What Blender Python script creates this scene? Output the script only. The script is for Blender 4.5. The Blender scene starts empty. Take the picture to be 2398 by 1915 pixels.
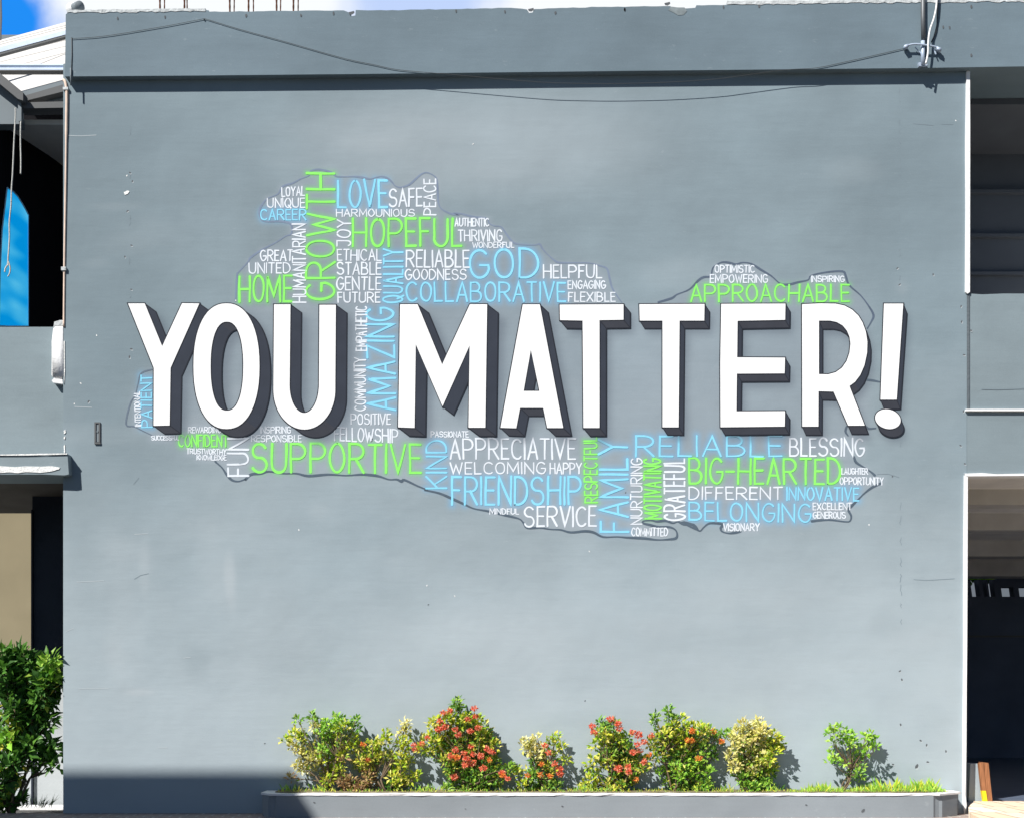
import bpy, bmesh, math, random
import numpy as np
from mathutils import Vector
random.seed(7); np.random.seed(7)
R = math.radians
scene = bpy.context.scene
COL = scene.collection

# ------------------------------------------------------------------ camera
D = 12.0            # camera distance to the mural wall (wall plane is y = 0)
F = 3000.0          # focal length in photo pixels (250 px per metre on the wall)
CX, HZ = 1199.0, 1640.0
CZ = 1.048
cam = bpy.data.cameras.new('camera'); cam_o = bpy.data.objects.new('camera', cam); COL.objects.link(cam_o)
cam_o.location = (0, -D, CZ); cam_o.rotation_euler = (R(90), 0, 0)
cam.sensor_fit = 'HORIZONTAL'; cam.sensor_width = 36.0
cam.lens = F / 2398.0 * 36.0
cam.shift_y = (HZ - 957.5) / 2398.0
cam.clip_end = 2000
scene.camera = cam_o

# ------------------------------------------------------------------ sky, sun, exposure
SUN = Vector((0.072, 0.080, -0.104)).normalized()      # direction the light travels
EL = math.asin(-SUN.z); AZ = math.atan2(-SUN.x, -SUN.y)
world = bpy.data.worlds.new('World'); scene.world = world; world.use_nodes = True
nt = world.node_tree; nt.nodes.clear()
def wn(t, **k):
    n = nt.nodes.new(t)
    for a, b in k.items(): setattr(n, a, b)
    return n
sky = wn('ShaderNodeTexSky', sky_type='NISHITA', sun_disc=False, sun_elevation=EL, sun_rotation=AZ)
sky.air_density = 0.7; sky.dust_density = 0.1; sky.ozone_density = 3.0
bg = wn('ShaderNodeBackground'); bg.inputs[1].default_value = 0.05
bgc = wn('ShaderNodeBackground'); bgc.inputs[0].default_value = (0.95, 0.98, 1, 1); bgc.inputs[1].default_value = 0.72
bgb = wn('ShaderNodeBackground'); bgb.inputs[0].default_value = (0.015, 0.25, 0.85, 1); bgb.inputs[1].default_value = 0.78
mixb = wn('ShaderNodeMixShader'); mixc = wn('ShaderNodeMixShader'); out = wn('ShaderNodeOutputWorld')
tc = wn('ShaderNodeTexCoord')
def wmath(op, a, b=None, c=None):
    n = wn('ShaderNodeMath', operation=op)
    for i, v in enumerate((a, b, c)):
        if v is None: continue
        if isinstance(v, (int, float)): n.inputs[i].default_value = v
        else: nt.links.new(v, n.inputs[i])
    return n.outputs[0]
def wstep(v, a, b):
    n = wn('ShaderNodeMapRange', interpolation_type='SMOOTHSTEP')
    nt.links.new(v, n.inputs[0]); n.inputs[1].default_value = a; n.inputs[2].default_value = b
    return n.outputs[0]
noise = wn('ShaderNodeTexNoise'); noise.inputs['Scale'].default_value = 9.0; noise.inputs['Detail'].default_value = 7
nt.links.new(tc.outputs['Generated'], noise.inputs['Vector'])
nz = noise.outputs['Fac']
def blob(px, py, r0, r1):
    d = Vector((px - CX, F, HZ - py)).normalized()
    n = wn('ShaderNodeVectorMath', operation='DISTANCE'); nt.links.new(tc.outputs['Generated'], n.inputs[0]); n.inputs[1].default_value = d
    dist = wmath('ADD', n.outputs['Value'], wmath('MULTIPLY', wmath('SUBTRACT', nz, 0.5), -0.16))
    return wmath('SUBTRACT', 1.0, wstep(dist, r0, r1))
sep = wn('ShaderNodeSeparateXYZ'); nt.links.new(tc.outputs['Generated'], sep.inputs[0])
behind = wstep(sep.outputs['Y'], 0.35, 0.75)             # the cloud bank stands behind the building
gap = wmath('MAXIMUM', blob(12, 55, 0.004, 0.050), wmath('MULTIPLY', blob(970, -25, 0.01, 0.06), 0.45))
nt.links.new(sky.outputs[0], bg.inputs[0])
nt.links.new(behind, mixb.inputs[0]); nt.links.new(bg.outputs[0], mixb.inputs[1]); nt.links.new(bgc.outputs[0], mixb.inputs[2])
nt.links.new(gap, mixc.inputs[0]); nt.links.new(mixb.outputs[0], mixc.inputs[1]); nt.links.new(bgb.outputs[0], mixc.inputs[2])
nt.links.new(mixc.outputs[0], out.inputs[0])
sun = bpy.data.lights.new('sun', 'SUN'); sun.energy = 5.0; sun.angle = R(0.53); sun.color = (1.0, 0.96, 0.9)
sun_o = bpy.data.objects.new('sun', sun); COL.objects.link(sun_o); sun_o.location = (-8, -10, 14)
sun_o.rotation_euler = SUN.to_track_quat('-Z', 'Y').to_euler()
vs = scene.view_settings
scene.display_settings.display_device = 'sRGB'
vs.view_transform = 'Standard'; vs.look = 'None'; vs.gamma = 1; vs.exposure = 0.5; vs.use_curve_mapping = False
scene.cycles.transparent_max_bounces = 16
scene.cycles.max_bounces = 8; scene.cycles.diffuse_bounces = 5

# ------------------------------------------------------------------ helpers
def V(px, py, Y=0.0):
    d = D + Y
    return Vector(((px - CX) * d / F, Y, CZ + (HZ - py) * d / F))
def lin(c): return tuple(((v/255)/12.92 if v/255 <= .04045 else ((v/255+.055)/1.055)**2.4) for v in c)
def alb(r, g, b, k=1.2): return tuple(min(0.9, v / k) for v in lin((r, g, b)))
def mat(name, color, rough=0.85, spec=0.2, metal=0.0, bump=0.0, bscale=40.0, var=0.0, vscale=3.0, stretch=(1,1,1), attr=None, trans=0.0):
    m = bpy.data.materials.new(name); m.use_nodes = True
    t = m.node_tree; n = t.nodes; p = n['Principled BSDF']
    p.inputs['Roughness'].default_value = rough; p.inputs['Specular IOR Level'].default_value = spec; p.inputs['Metallic'].default_value = metal
    co = n.new('ShaderNodeTexCoord'); mp = n.new('ShaderNodeMapping'); mp.inputs['Scale'].default_value = stretch
    t.links.new(co.outputs['Object'], mp.inputs[0])
    src = None
    if attr:
        a = n.new('ShaderNodeAttribute'); a.attribute_name = attr; src = a.outputs['Color']
    if var > 0:
        nn = n.new('ShaderNodeTexNoise'); nn.inputs['Scale'].default_value = vscale; nn.inputs['Detail'].default_value = 6
        t.links.new(mp.outputs[0], nn.inputs['Vector'])
        mr = n.new('ShaderNodeMapRange'); mr.inputs[1].default_value = .3; mr.inputs[2].default_value = .7
        mr.inputs[3].default_value = 1 - var; mr.inputs[4].default_value = 1 + var
        t.links.new(nn.outputs['Fac'], mr.inputs[0])
        mx = n.new('ShaderNodeMix'); mx.data_type = 'RGBA'; mx.blend_type = 'MULTIPLY'; mx.inputs[0].default_value = 1
        if src: t.links.new(src, mx.inputs[6])
        else: mx.inputs[6].default_value = (*color, 1)
        t.links.new(mr.outputs[0], mx.inputs[7]); src = mx.outputs[2]
    if src: t.links.new(src, p.inputs['Base Color'])
    else: p.inputs['Base Color'].default_value = (*color, 1)
    if bump > 0:
        bn = n.new('ShaderNodeTexNoise'); bn.inputs['Scale'].default_value = bscale; bn.inputs['Detail'].default_value = 5
        t.links.new(mp.outputs[0], bn.inputs['Vector'])
        b = n.new('ShaderNodeBump'); b.inputs['Strength'].default_value = bump; b.inputs['Distance'].default_value = 0.02
        t.links.new(bn.outputs['Fac'], b.inputs['Height']); t.links.new(b.outputs[0], p.inputs['Normal'])
    if trans > 0:
        tr = n.new('ShaderNodeBsdfTranslucent'); ms = n.new('ShaderNodeMixShader'); ms.inputs[0].default_value = trans
        if src: t.links.new(src, tr.inputs[0])
        else: tr.inputs[0].default_value = (*color, 1)
        o = n['Material Output']
        t.links.new(p.outputs[0], ms.inputs[1]); t.links.new(tr.outputs[0], ms.inputs[2]); t.links.new(ms.outputs[0], o.inputs[0])
    return m

def obj(name, bm, mats, parent=None, smooth=False):
    me = bpy.data.meshes.new(name)
    if isinstance(bm, bmesh.types.BMesh):
        bmesh.ops.recalc_face_normals(bm, faces=bm.faces[:]) if not getattr(obj, 'keep', False) else None
        bm.to_mesh(me); bm.free()
    else:
        bm(me)
    if not isinstance(mats, (list, tuple)): mats = [mats]
    for m in mats: me.materials.append(m)
    if smooth:
        for p in me.polygons: p.use_smooth = True
    o = bpy.data.objects.new(name, me); COL.objects.link(o)
    if parent:
        o.parent = parent; o.matrix_parent_inverse = Vector.__class__ and parent.matrix_world.inverted() if False else o.matrix_parent_inverse
        # parts are modelled in world space: move them under the parent's origin
        off = base_of(parent)
        for v in me.vertices: v.co -= off
    return o
def base_of(p):
    t = Vector((0, 0, 0))
    while p: t = t + p.location; p = p.parent
    return t
def tag(o, label=None, cat=None, group=None, kind=None):
    if label: o['label'] = label
    if cat: o['category'] = cat
    if group: o['group'] = group
    if kind: o['kind'] = kind
    return o
def thing(name, label, cat, loc=(0, 0, 0), group=None):
    o = bpy.data.objects.new(name, None); COL.objects.link(o); o.location = loc; o.empty_display_size = .1
    return tag(o, label, cat, group)
def solo(name, bm, mats, label, cat, smooth=False, group=None, kind=None):
    return tag(obj(name, bm, mats, None, smooth), label, cat, group, kind)
def B(): return bmesh.new()
def box(bm, x0, x1, y0, y1, z0, z1, mi=0):
    vs_ = [bm.verts.new(p) for p in ((x0,y0,z0),(x1,y0,z0),(x1,y1,z0),(x0,y1,z0),(x0,y0,z1),(x1,y0,z1),(x1,y1,z1),(x0,y1,z1))]
    for f in ((0,1,2,3),(4,7,6,5),(0,4,5,1),(1,5,6,2),(2,6,7,3),(3,7,4,0)):
        fc = bm.faces.new([vs_[i] for i in f]); fc.material_index = mi
def pbox(bm, px0, py0, px1, py1, Y0, Y1, mi=0):
    a = V(px0, py0, Y0); b = V(px1, py1, Y0)
    box(bm, min(a.x,b.x), max(a.x,b.x), Y0, Y1, min(a.z,b.z), max(a.z,b.z), mi)
def prism(bm, pts, Y0, Y1, mi=0, raw=False):
    f = [Vector(p) if raw else V(p[0], p[1], Y0) for p in pts]
    fv = [bm.verts.new(p) for p in f]; bv = [bm.verts.new((p.x, p.y + (Y1 - Y0), p.z)) for p in f]
    bm.faces.new(fv).material_index = mi; bm.faces.new(bv[::-1]).material_index = mi
    n = len(f)
    for i in range(n):
        j = (i+1) % n
        bm.faces.new((fv[j], fv[i], bv[i], bv[j])).material_index = mi
def tube(bm, pts, r, n=8, mi=0, cap=True):
    pts = [Vector(p) for p in pts]
    rs = r if isinstance(r, (list, tuple)) else [r]*len(pts)
    rings = []
    for i, p in enumerate(pts):
        d = (pts[min(i+1, len(pts)-1)] - pts[max(i-1, 0)]).normalized()
        u = d.cross(Vector((0,1,0)))
        if u.length < .05: u = d.cross(Vector((1,0,0)))
        u.normalize(); w = d.cross(u).normalized()
        rings.append([bm.verts.new(p + (u*math.cos(2*math.pi*k/n) + w*math.sin(2*math.pi*k/n))*rs[i]) for k in range(n)])
    for a, b in zip(rings, rings[1:]):
        for k in range(n):
            bm.faces.new((a[k], a[(k+1)%n], b[(k+1)%n], b[k])).material_index = mi
    if cap:
        bm.faces.new(rings[0][::-1]).material_index = mi; bm.faces.new(rings[-1]).material_index = mi
def smooth_path(pts, n=8):
    P = [Vector(p) for p in pts]; o = []
    for i in range(len(P)-1):
        p0 = P[max(i-1,0)]; p1 = P[i]; p2 = P[i+1]; p3 = P[min(i+2, len(P)-1)]
        for k in range(n):
            t = k/n
            o.append(.5*((2*p1)+(p2-p0)*t+(2*p0-5*p1+4*p2-p3)*t*t+(3*p1-p0-3*p2+p3)*t**3))
    o.append(P[-1]); return o
def zc(x0, y0, s, pts): return [(x0 + x/s, y0 + y/s) for x, y in pts]

# ------------------------------------------------------------------ materials
WALLC = alb(139, 156, 165)
def wall_material(name, base, use_paint, bounce_amt=.50):
    m = bpy.data.materials.new(name); m.use_nodes = True; t = m.node_tree; n = t.nodes; L = t.links
    p = n['Principled BSDF']; p.inputs['Roughness'].default_value = .8; p.inputs['Specular IOR Level'].default_value = .25
    co = n.new('ShaderNodeTexCoord')
    def noise(scale, detail, stretch, rough=.55):
        mp = n.new('ShaderNodeMapping'); mp.inputs['Scale'].default_value = stretch; L.new(co.outputs['Object'], mp.inputs[0])
        x = n.new('ShaderNodeTexNoise'); x.inputs['Scale'].default_value = scale; x.inputs['Detail'].default_value = detail; x.inputs['Roughness'].default_value = rough
        L.new(mp.outputs[0], x.inputs['Vector']); return x.outputs['Fac']
    def rng(v, a, b, c, d):
        r = n.new('ShaderNodeMapRange'); L.new(v, r.inputs[0])
        for i, q in enumerate((a, b, c, d)): r.inputs[i+1].default_value = q
        return r.outputs[0]
    def mul(a, b):
        r = n.new('ShaderNodeMath'); r.operation = 'MULTIPLY'; L.new(a, r.inputs[0]); L.new(b, r.inputs[1]); return r.outputs[0]
    big = rng(noise(.55, 5, (1, 1, 1)), .3, .7, .86, 1.14)          # cloudy repainting
    mid = rng(noise(2.2, 6, (.55, 1, 1.3)), .3, .7, .94, 1.06)
    roll = rng(noise(7, 4, (.25, 1, 4)), .3, .7, .985, 1.015)       # horizontal trowel and roller strokes
    fine = rng(noise(60, 3, (1, 1, 1)), .3, .7, .975, 1.025)
    f = mul(mul(big, mid), mul(roll, fine))
    # wall's light falloff put into the colour: darker towards the top, paler low down
    sp = n.new('ShaderNodeSeparateXYZ'); L.new(co.outputs['Object'], sp.inputs[0])
    streak = noise(1.1, 6, (1.6, 1, .28), .6); cloud = noise(.8, 5, (.6, 1, 1), .6)
    def wob(v, k):
        q = n.new('ShaderNodeMath'); q.operation = 'MULTIPLY_ADD'; L.new(v, q.inputs[0]); q.inputs[1].default_value = k; L.new(sp.outputs['Z'], q.inputs[2]); return q.outputs[0]
    f = mul(f, rng(wob(streak, 5.0), 4.6, 9.2, 1.0, .92))
    dust = rng(wob(cloud, 4.5), 2.9, 6.6, bounce_amt, 0)  # paler low down: bounced light put into the colour
    # dust spots
    spots = rng(noise(9, 3, (1, 1, 2.2), .7), .66, .74, 0, .16)
    mx = n.new('ShaderNodeMix'); mx.data_type = 'RGBA'; mx.blend_type = 'MULTIPLY'; mx.inputs[0].default_value = 1
    mx.inputs[6].default_value = (*base, 1); L.new(f, mx.inputs[7]); c = mx.outputs[2]
    m2 = n.new('ShaderNodeMix'); m2.data_type = 'RGBA'; L.new(spots, m2.inputs[0]); L.new(c, m2.inputs[6])
    m2.inputs[7].default_value = (*alb(190, 198, 202), 1); c = m2.outputs[2]
    m4 = n.new('ShaderNodeMix'); m4.data_type = 'RGBA'; L.new(dust, m4.inputs[0]); L.new(c, m4.inputs[6])
    m4.inputs[7].default_value = (*alb(203, 214, 220), 1); c = m4.outputs[2]
    if use_paint:
        a = n.new('ShaderNodeAttribute'); a.attribute_name = 'paint'
        m3 = n.new('ShaderNodeMix'); m3.data_type = 'RGBA'
        L.new(a.outputs['Alpha'], m3.inputs[0]); L.new(c, m3.inputs[6]); L.new(a.outputs['Color'], m3.inputs[7]); c = m3.outputs[2]
    L.new(c, p.inputs['Base Color'])
    # plaster relief: fine grain plus long trowel ridges plus undulation
    h1 = noise(110, 3, (1, 1, 1)); h2 = noise(9, 5, (.35, 1, 2.5)); h3 = noise(1.4, 3, (1, 1, 1))
    def add(a, ka, b, kb):
        r = n.new('ShaderNodeMath'); r.operation = 'MULTIPLY'; L.new(a, r.inputs[0]); r.inputs[1].default_value = ka
        s = n.new('ShaderNodeMath'); s.operation = 'MULTIPLY_ADD'; L.new(b, s.inputs[0]); s.inputs[1].default_value = kb; L.new(r.outputs[0], s.inputs[2])
        return s.outputs[0]
    h = add(h1, .0007, h2, .0013)
    h = add(h, 1.0, h3, .014)
    b = n.new('ShaderNodeBump'); b.inputs['Strength'].default_value = .9; b.inputs['Distance'].default_value = 1.0
    L.new(h, b.inputs['Height']); L.new(b.outputs[0], p.inputs['Normal'])
    return m
M = {}
M['wall'] = wall_material('grey wall paint with mural', WALLC, True)
M['grey'] = wall_material('grey wall paint', WALLC, False)
M['parapet'] = wall_material('grey parapet paint', alb(119, 137, 148), False)
M['planter'] = wall_material('grey planter paint', alb(139, 147, 153), False, .05)
M['spandrel'] = wall_material('grey spandrel paint', alb(137, 152, 159), False, .12)
M['pale'] = wall_material('pale grey render', alb(196, 202, 206), False, .1)
M['white'] = mat('white wall paint', (.8, .81, .82), .7, .2, bump=.25, bscale=30, var=.04, vscale=4)
M['chip'] = mat('bare white plaster', (.78, .79, .78), .9, .1, bump=.5, bscale=60, var=.12, vscale=18)
M['coping'] = mat('pale cement coping', (.50, .53, .54), .9, .1, bump=.6, bscale=30, var=.2, vscale=14)
M['pit'] = mat('dark pit', (.11, .12, .13), .95, .05)
M['groove'] = mat('dark grey joint', alb(105, 114, 120), .9, .1, bump=.3, var=.1)
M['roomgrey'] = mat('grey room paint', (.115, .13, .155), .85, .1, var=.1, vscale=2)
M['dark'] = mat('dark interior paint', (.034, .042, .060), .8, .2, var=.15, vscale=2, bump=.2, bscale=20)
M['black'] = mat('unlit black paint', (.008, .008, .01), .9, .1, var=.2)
M['ceil'] = mat('grey ceiling boards', (.80, .78, .73), .85, .1, var=.08, vscale=3)
M['ceil_beam'] = mat('brown grey beams', (.52, .51, .48), .85, .1, var=.1, vscale=3)
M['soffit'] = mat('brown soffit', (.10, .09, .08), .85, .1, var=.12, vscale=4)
M['beige'] = mat('beige plaster', (.25, .215, .14), .85, .1, var=.06, vscale=2)
M['steel'] = mat('galvanised steel', (.42, .50, .62), .45, .5, .15, var=.12, vscale=8)
M['sheet'] = mat('white roof sheet', (.66, .65, .63), .6, .3, var=.05, vscale=3, trans=.15)
M['greydk'] = mat('dark grey painted steel', (.09, .095, .10), .6, .3, var=.1)
M['greymd'] = mat('mid grey painted board', alb(128, 138, 144), .7, .2, var=.06)
M['rust'] = mat('rusty steel bar', (.12, .055, .035), .9, .2, bump=.6, bscale=120, var=.35, vscale=30)
M['wire'] = mat('dark wire', (.06, .065, .07), .6, .3)
M['cable_w'] = mat('white cable', (.8, .8, .8), .5, .3)
M['rope'] = mat('off white rope', (.6, .6, .57), .9, .1, bump=.7, bscale=160, var=.15, vscale=40)
M['pipe'] = mat('peach conduit', (.72, .56, .46), .6, .3, var=.12, vscale=9)
M['pole'] = mat('grey mast pipe', (.13, .14, .15), .5, .4, .3, var=.1)
M['wood'] = mat('brown wood', (.30, .13, .06), .7, .25, bump=.3, bscale=30, var=.25, vscale=14, stretch=(4, 4, .5))
M['yellow'] = mat('yellow paint', (.85, .62, .02), .6, .3, var=.06)
M['soil'] = mat('dry soil', (.22, .19, .12), .95, .05, bump=1, bscale=40, var=.4, vscale=20)
M['leaf'] = mat('leaf', (.1, .2, .05), .45, .35, attr='col', trans=.28)
M['petal'] = mat('coral petals', (.8, .15, .1), .6, .2, attr='col', trans=.2)
M['stem'] = mat('grey brown stem', (.16, .12, .08), .9, .1, var=.25, vscale=30)
M['face'] = mat('white mural paint', (.84, .85, .86), .75, .2, bump=.15, bscale=50, var=.03, vscale=5, stretch=(1,1,.3))
M['side_r'] = mat('slate mural paint', alb(55, 61, 73), .8, .2, var=.10, vscale=5)
M['side_b'] = mat('violet slate mural paint', alb(60, 63, 72), .8, .2, var=.10, vscale=5)
M['outline'] = mat('black mural outline paint', alb(38, 42, 52), .8, .2)
M['wordpaint'] = mat('word paint', (1, 1, 1), .75, .2, attr='col', var=.05, vscale=25)
M['mapline'] = mat('outline paint', (1, 1, 1), .8, .2, attr='col', var=.1, vscale=12)

def brick_mat(name, c1, c2, mortar, sx, sy, rough=.8):
    m = bpy.data.materials.new(name); m.use_nodes = True; t = m.node_tree; n = t.nodes; L = t.links; p = n['Principled BSDF']
    co = n.new('ShaderNodeTexCoord'); b = n.new('ShaderNodeTexBrick'); L.new(co.outputs['Object'], b.inputs['Vector'])
    b.inputs['Scale'].default_value = 1; b.inputs['Brick Width'].default_value = sx; b.inputs['Row Height'].default_value = sy
    b.inputs['Mortar Size'].default_value = .008; b.inputs['Color1'].default_value = (*c1, 1); b.inputs['Color2'].default_value = (*c2, 1); b.inputs['Mortar'].default_value = (*mortar, 1)
    nn = n.new('ShaderNodeTexNoise'); nn.inputs['Scale'].default_value = 9; nn.inputs['Detail'].default_value = 6; L.new(co.outputs['Object'], nn.inputs['Vector'])
    mr = n.new('ShaderNodeMapRange'); mr.inputs[3].default_value = .75; mr.inputs[4].default_value = 1.25; L.new(nn.outputs['Fac'], mr.inputs[0])
    mx = n.new('ShaderNodeMix'); mx.data_type = 'RGBA'; mx.blend_type = 'MULTIPLY'; mx.inputs[0].default_value = 1
    L.new(b.outputs['Color'], mx.inputs[6]); L.new(mr.outputs[0], mx.inputs[7]); L.new(mx.outputs[2], p.inputs['Base Color'])
    bp = n.new('ShaderNodeBump'); bp.inputs['Strength'].default_value = .5; bp.inputs['Distance'].default_value = .01; bp.invert = True
    L.new(b.outputs['Fac'], bp.inputs['Height']); L.new(bp.outputs[0], p.inputs['Normal']); p.inputs['Roughness'].default_value = rough
    return m
M['tile'] = brick_mat('cream peach tiles', (.84, .74, .60), (.80, .60, .42), (.30, .20, .13), .205, .56)
M['paver'] = brick_mat('worn red grey pavers', (.34, .24, .20), (.26, .22, .20), (.5, .48, .45), .24, .12)
M['asphalt'] = mat('asphalt', (.085, .085, .085), .9, .2, bump=.6, bscale=120, var=.2, vscale=2)

# ================================================================== the mural artwork (in photo pixels on the wall)
def arc(cx, cy, rx, ry, a0, a1, n=14):
    return [(cx + rx*math.cos(R(a0+(a1-a0)*i/n)), cy + ry*math.sin(R(a0+(a1-a0)*i/n))) for i in range(n+1)]
FONT = {
 'A': [[(0,0),(.5,1),(1,0)], [(.19,.34),(.81,.34)]],
 'B': [[(0,0),(0,1),(.42,1)] + arc(.42,.765,.42,.235,90,-90,8) + [(0,.53)], [(.42,.53)] + arc(.5,.265,.5,.265,90,-90,8) + [(0,0)]],
 'C': [arc(.56,.5,.56,.5,48,312,18)],
 'D': [[(0,0),(0,1),(.25,1)] + arc(.25,.5,.75,.5,85,-85,14) + [(0,0)]],
 'E': [[(1,1),(0,1),(0,0),(1,0)], [(0,.52),(.86,.52)]],
 'F': [[(1,1),(0,1),(0,0)], [(0,.52),(.84,.52)]],
 'G': [arc(.53,.5,.53,.5,48,340,18) + [(1,.46),(.55,.46)]],
 'H': [[(0,0),(0,1)], [(1,0),(1,1)], [(0,.5),(1,.5)]],
 'I': [[(0,0),(0,1)]],
 'J': [[(0,1),(.9,1),(.9,.28)] + arc(.5,.28,.4,.28,0,-160,8)],
 'K': [[(0,0),(0,1)], [(1,1),(0,.42)], [(.3,.6),(1,0)]],
 'L': [[(0,1),(0,0),(1,0)]],
 'M': [[(0,0),(.04,1),(.5,.22),(.96,1),(1,0)]],
 'N': [[(0,0),(0,1),(1,0),(1,1)]],
 'O': [arc(.5,.5,.5,.5,90,450,24)],
 'P': [[(0,0),(0,1),(.45,1)] + arc(.45,.73,.55,.27,85,-85,10) + [(0,.46)]],
 'Q': [arc(.5,.5,.5,.5,90,450,24), [(.58,.26),(1,-.06)]],
 'R': [[(0,0),(0,1),(.45,1)] + arc(.45,.74,.52,.26,85,-85,10) + [(0,.48)], [(.42,.48),(1,0)]],
 'S': [arc(.5,.75,.46,.25,28,250,11) + arc(.5,.26,.5,.26,70,-155,12)],
 'T': [[(0,1),(1,1)], [(.5,1),(.5,0)]],
 'U': [[(0,1),(0,.3)] + arc(.5,.3,.5,.3,180,360,12) + [(1,1)]],
 'V': [[(0,1),(.5,0),(1,1)]],
 'W': [[(0,1),(.25,0),(.5,.78),(.75,0),(1,1)]],
 'X': [[(0,1),(1,0)], [(1,1),(0,0)]],
 'Y': [[(0,1),(.5,.5),(1,1)], [(.5,.5),(.5,0)]],
 'Z': [[(0,1),(1,1),(0,0),(1,0)]],
 '-': [[(0,.5),(1,.5)]],
}
LW = {'I': 0, '-': .62, 'E': .72, 'F': .7, 'L': .7, 'T': .85, 'M': 1.25, 'W': 1.35, 'J': .8}
WHITE, GREEN, BLUE = (238, 246, 255), (150, 255, 115), (148, 226, 255)
W_ = 'w'; G_ = 'g'; B_ = 'b'
WORDS = [  # text, colour, upright?, x0, y0, x1, y1, drop of the right (or upper) end
 ('LOYAL',W_,0,659,439,715,462,-2),('UNIQUE',W_,0,625,464,715,488,0),('CAREER',B_,0,609,490,718,517,0),
 ('GROWTH',G_,1,715,405,786,704,0),('HUMANITARIAN',W_,1,685,524,718,710,2),('GREAT',W_,0,609,585,686,613,0),
 ('UNITED',W_,0,582,615,681,642,0),('HOME',G_,0,558,644,685,709,0),('LOVE',B_,0,789,420,909,489,0),
 ('SAFE',W_,0,910,442,990,487,-2),('PEACE',W_,1,991,419,1022,506,0),('HARMOUNIOUS',W_,0,787,490,972,509,0),
 ('JOY',W_,1,788,514,823,579,0),('HOPEFUL',G_,0,824,512,1083,581,-2),('ETHICAL',W_,0,789,584,894,612,0),
 ('STABLE',W_,0,788,614,894,645,0),('GENTLE',W_,0,787,648,894,681,0),('FUTURE',W_,0,790,684,891,710,0),
 ('QUALITY',B_,1,896,582,945,711,0),('RELIABLE',W_,0,950,585,1100,628,0),('GOODNESS',W_,0,948,630,1093,657,0),
 ('COLLABORATIVE',B_,0,950,660,1326,708,0),('AUTHENTIC',W_,0,1064,511,1146,532,0),('THRIVING',W_,0,1072,538,1177,567,0),
 ('WONDERFUL',W_,0,1106,567,1205,582,0),('GOD',B_,0,1098,582,1263,654,0),('HELPFUL',W_,0,1271,620,1411,653,0),
 ('ENGAGING',W_,0,1329,657,1419,678,0),('FLEXIBLE',W_,0,1330,684,1442,708,0),('OPTIMISTIC',W_,0,1673,621,1768,640,0),
 ('EMPOWERING',W_,0,1662,643,1799,664,0),('INSPIRING',W_,0,1899,646,1978,662,0),('APPROACHABLE',G_,0,1616,665,1990,708,0),
 ('INTENTIONAL',W_,1,316,916,331,999,3),('PATIENT',B_,1,330,877,358,1002,2),('SUCCESSFUL',W_,0,354,1019,420,1031,0),
 ('REWARDING',W_,0,440,999,519,1014,0),('CONFIDENT',G_,0,417,1017,535,1047,0),('TRUSTWORTHY',W_,0,437,1049,531,1063,2),
 ('KNOWLEDGE',W_,0,460,1064,531,1077,1),('FUN',W_,1,531,1024,584,1116,0),('EMPATHETIC',W_,1,832,717,860,823,0),
 ('COMMUNITY',W_,1,829,836,858,963,1),('AMAZING',B_,1,860,719,929,963,5),('POSITIVE',W_,0,821,968,916,995,0),
 ('FELLOWSHIP',W_,0,782,999,933,1033,5),('INSPIRING',W_,0,609,998,682,1015,0),('RESPONSIBLE',W_,0,588,1018,707,1035,0),
 ('SUPPORTIVE',G_,0,588,1036,988,1108,1),('KIND',B_,1,996,1029,1048,1145,0),('PASSIONATE',W_,0,1008,1009,1098,1024,0),
 ('APPRECIATIVE',W_,0,1053,1025,1349,1076,0),('WELCOMING',W_,0,1053,1081,1279,1110,0),('HAPPY',W_,0,1287,1082,1363,1110,0),
 ('FRIENDSHIP',B_,0,1056,1113,1363,1183,0),('MINDFUL',W_,0,1146,1189,1216,1204,0),('SERVICE',W_,0,1226,1184,1398,1234,-1),
 ('RESPECTFUL',G_,1,1368,1021,1401,1178,2),('FAMILY',B_,1,1403,1027,1474,1247,3),('RELIABLE',B_,0,1487,1018,1833,1070,0),
 ('NURTURING',W_,1,1476,1072,1505,1228,0),('MOTIVATING',G_,1,1507,1072,1550,1216,1),('GRATEFUL',W_,1,1554,1072,1606,1219,1),
 ('COMMITTED',W_,0,1478,1234,1565,1255,0),('BLESSING',W_,0,1848,1024,2025,1069,0),('BIG-HEARTED',G_,0,1612,1071,1970,1134,1),
 ('LAUGHTER',W_,0,1970,1095,2033,1111,0),('OPPORTUNITY',W_,0,1966,1116,2070,1135,1),('DIFFERENT',W_,0,1612,1138,1833,1170,0),
 ('INNOVATIVE',B_,0,1841,1139,2012,1172,1),('BELONGING',B_,0,1612,1173,1900,1219,5),('EXCELLENT',W_,0,1903,1176,1995,1194,0),
 ('GENEROUS',W_,0,1903,1197,1981,1214,0),('VISIONARY',W_,0,1693,1224,1779,1243,0),
]
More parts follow.
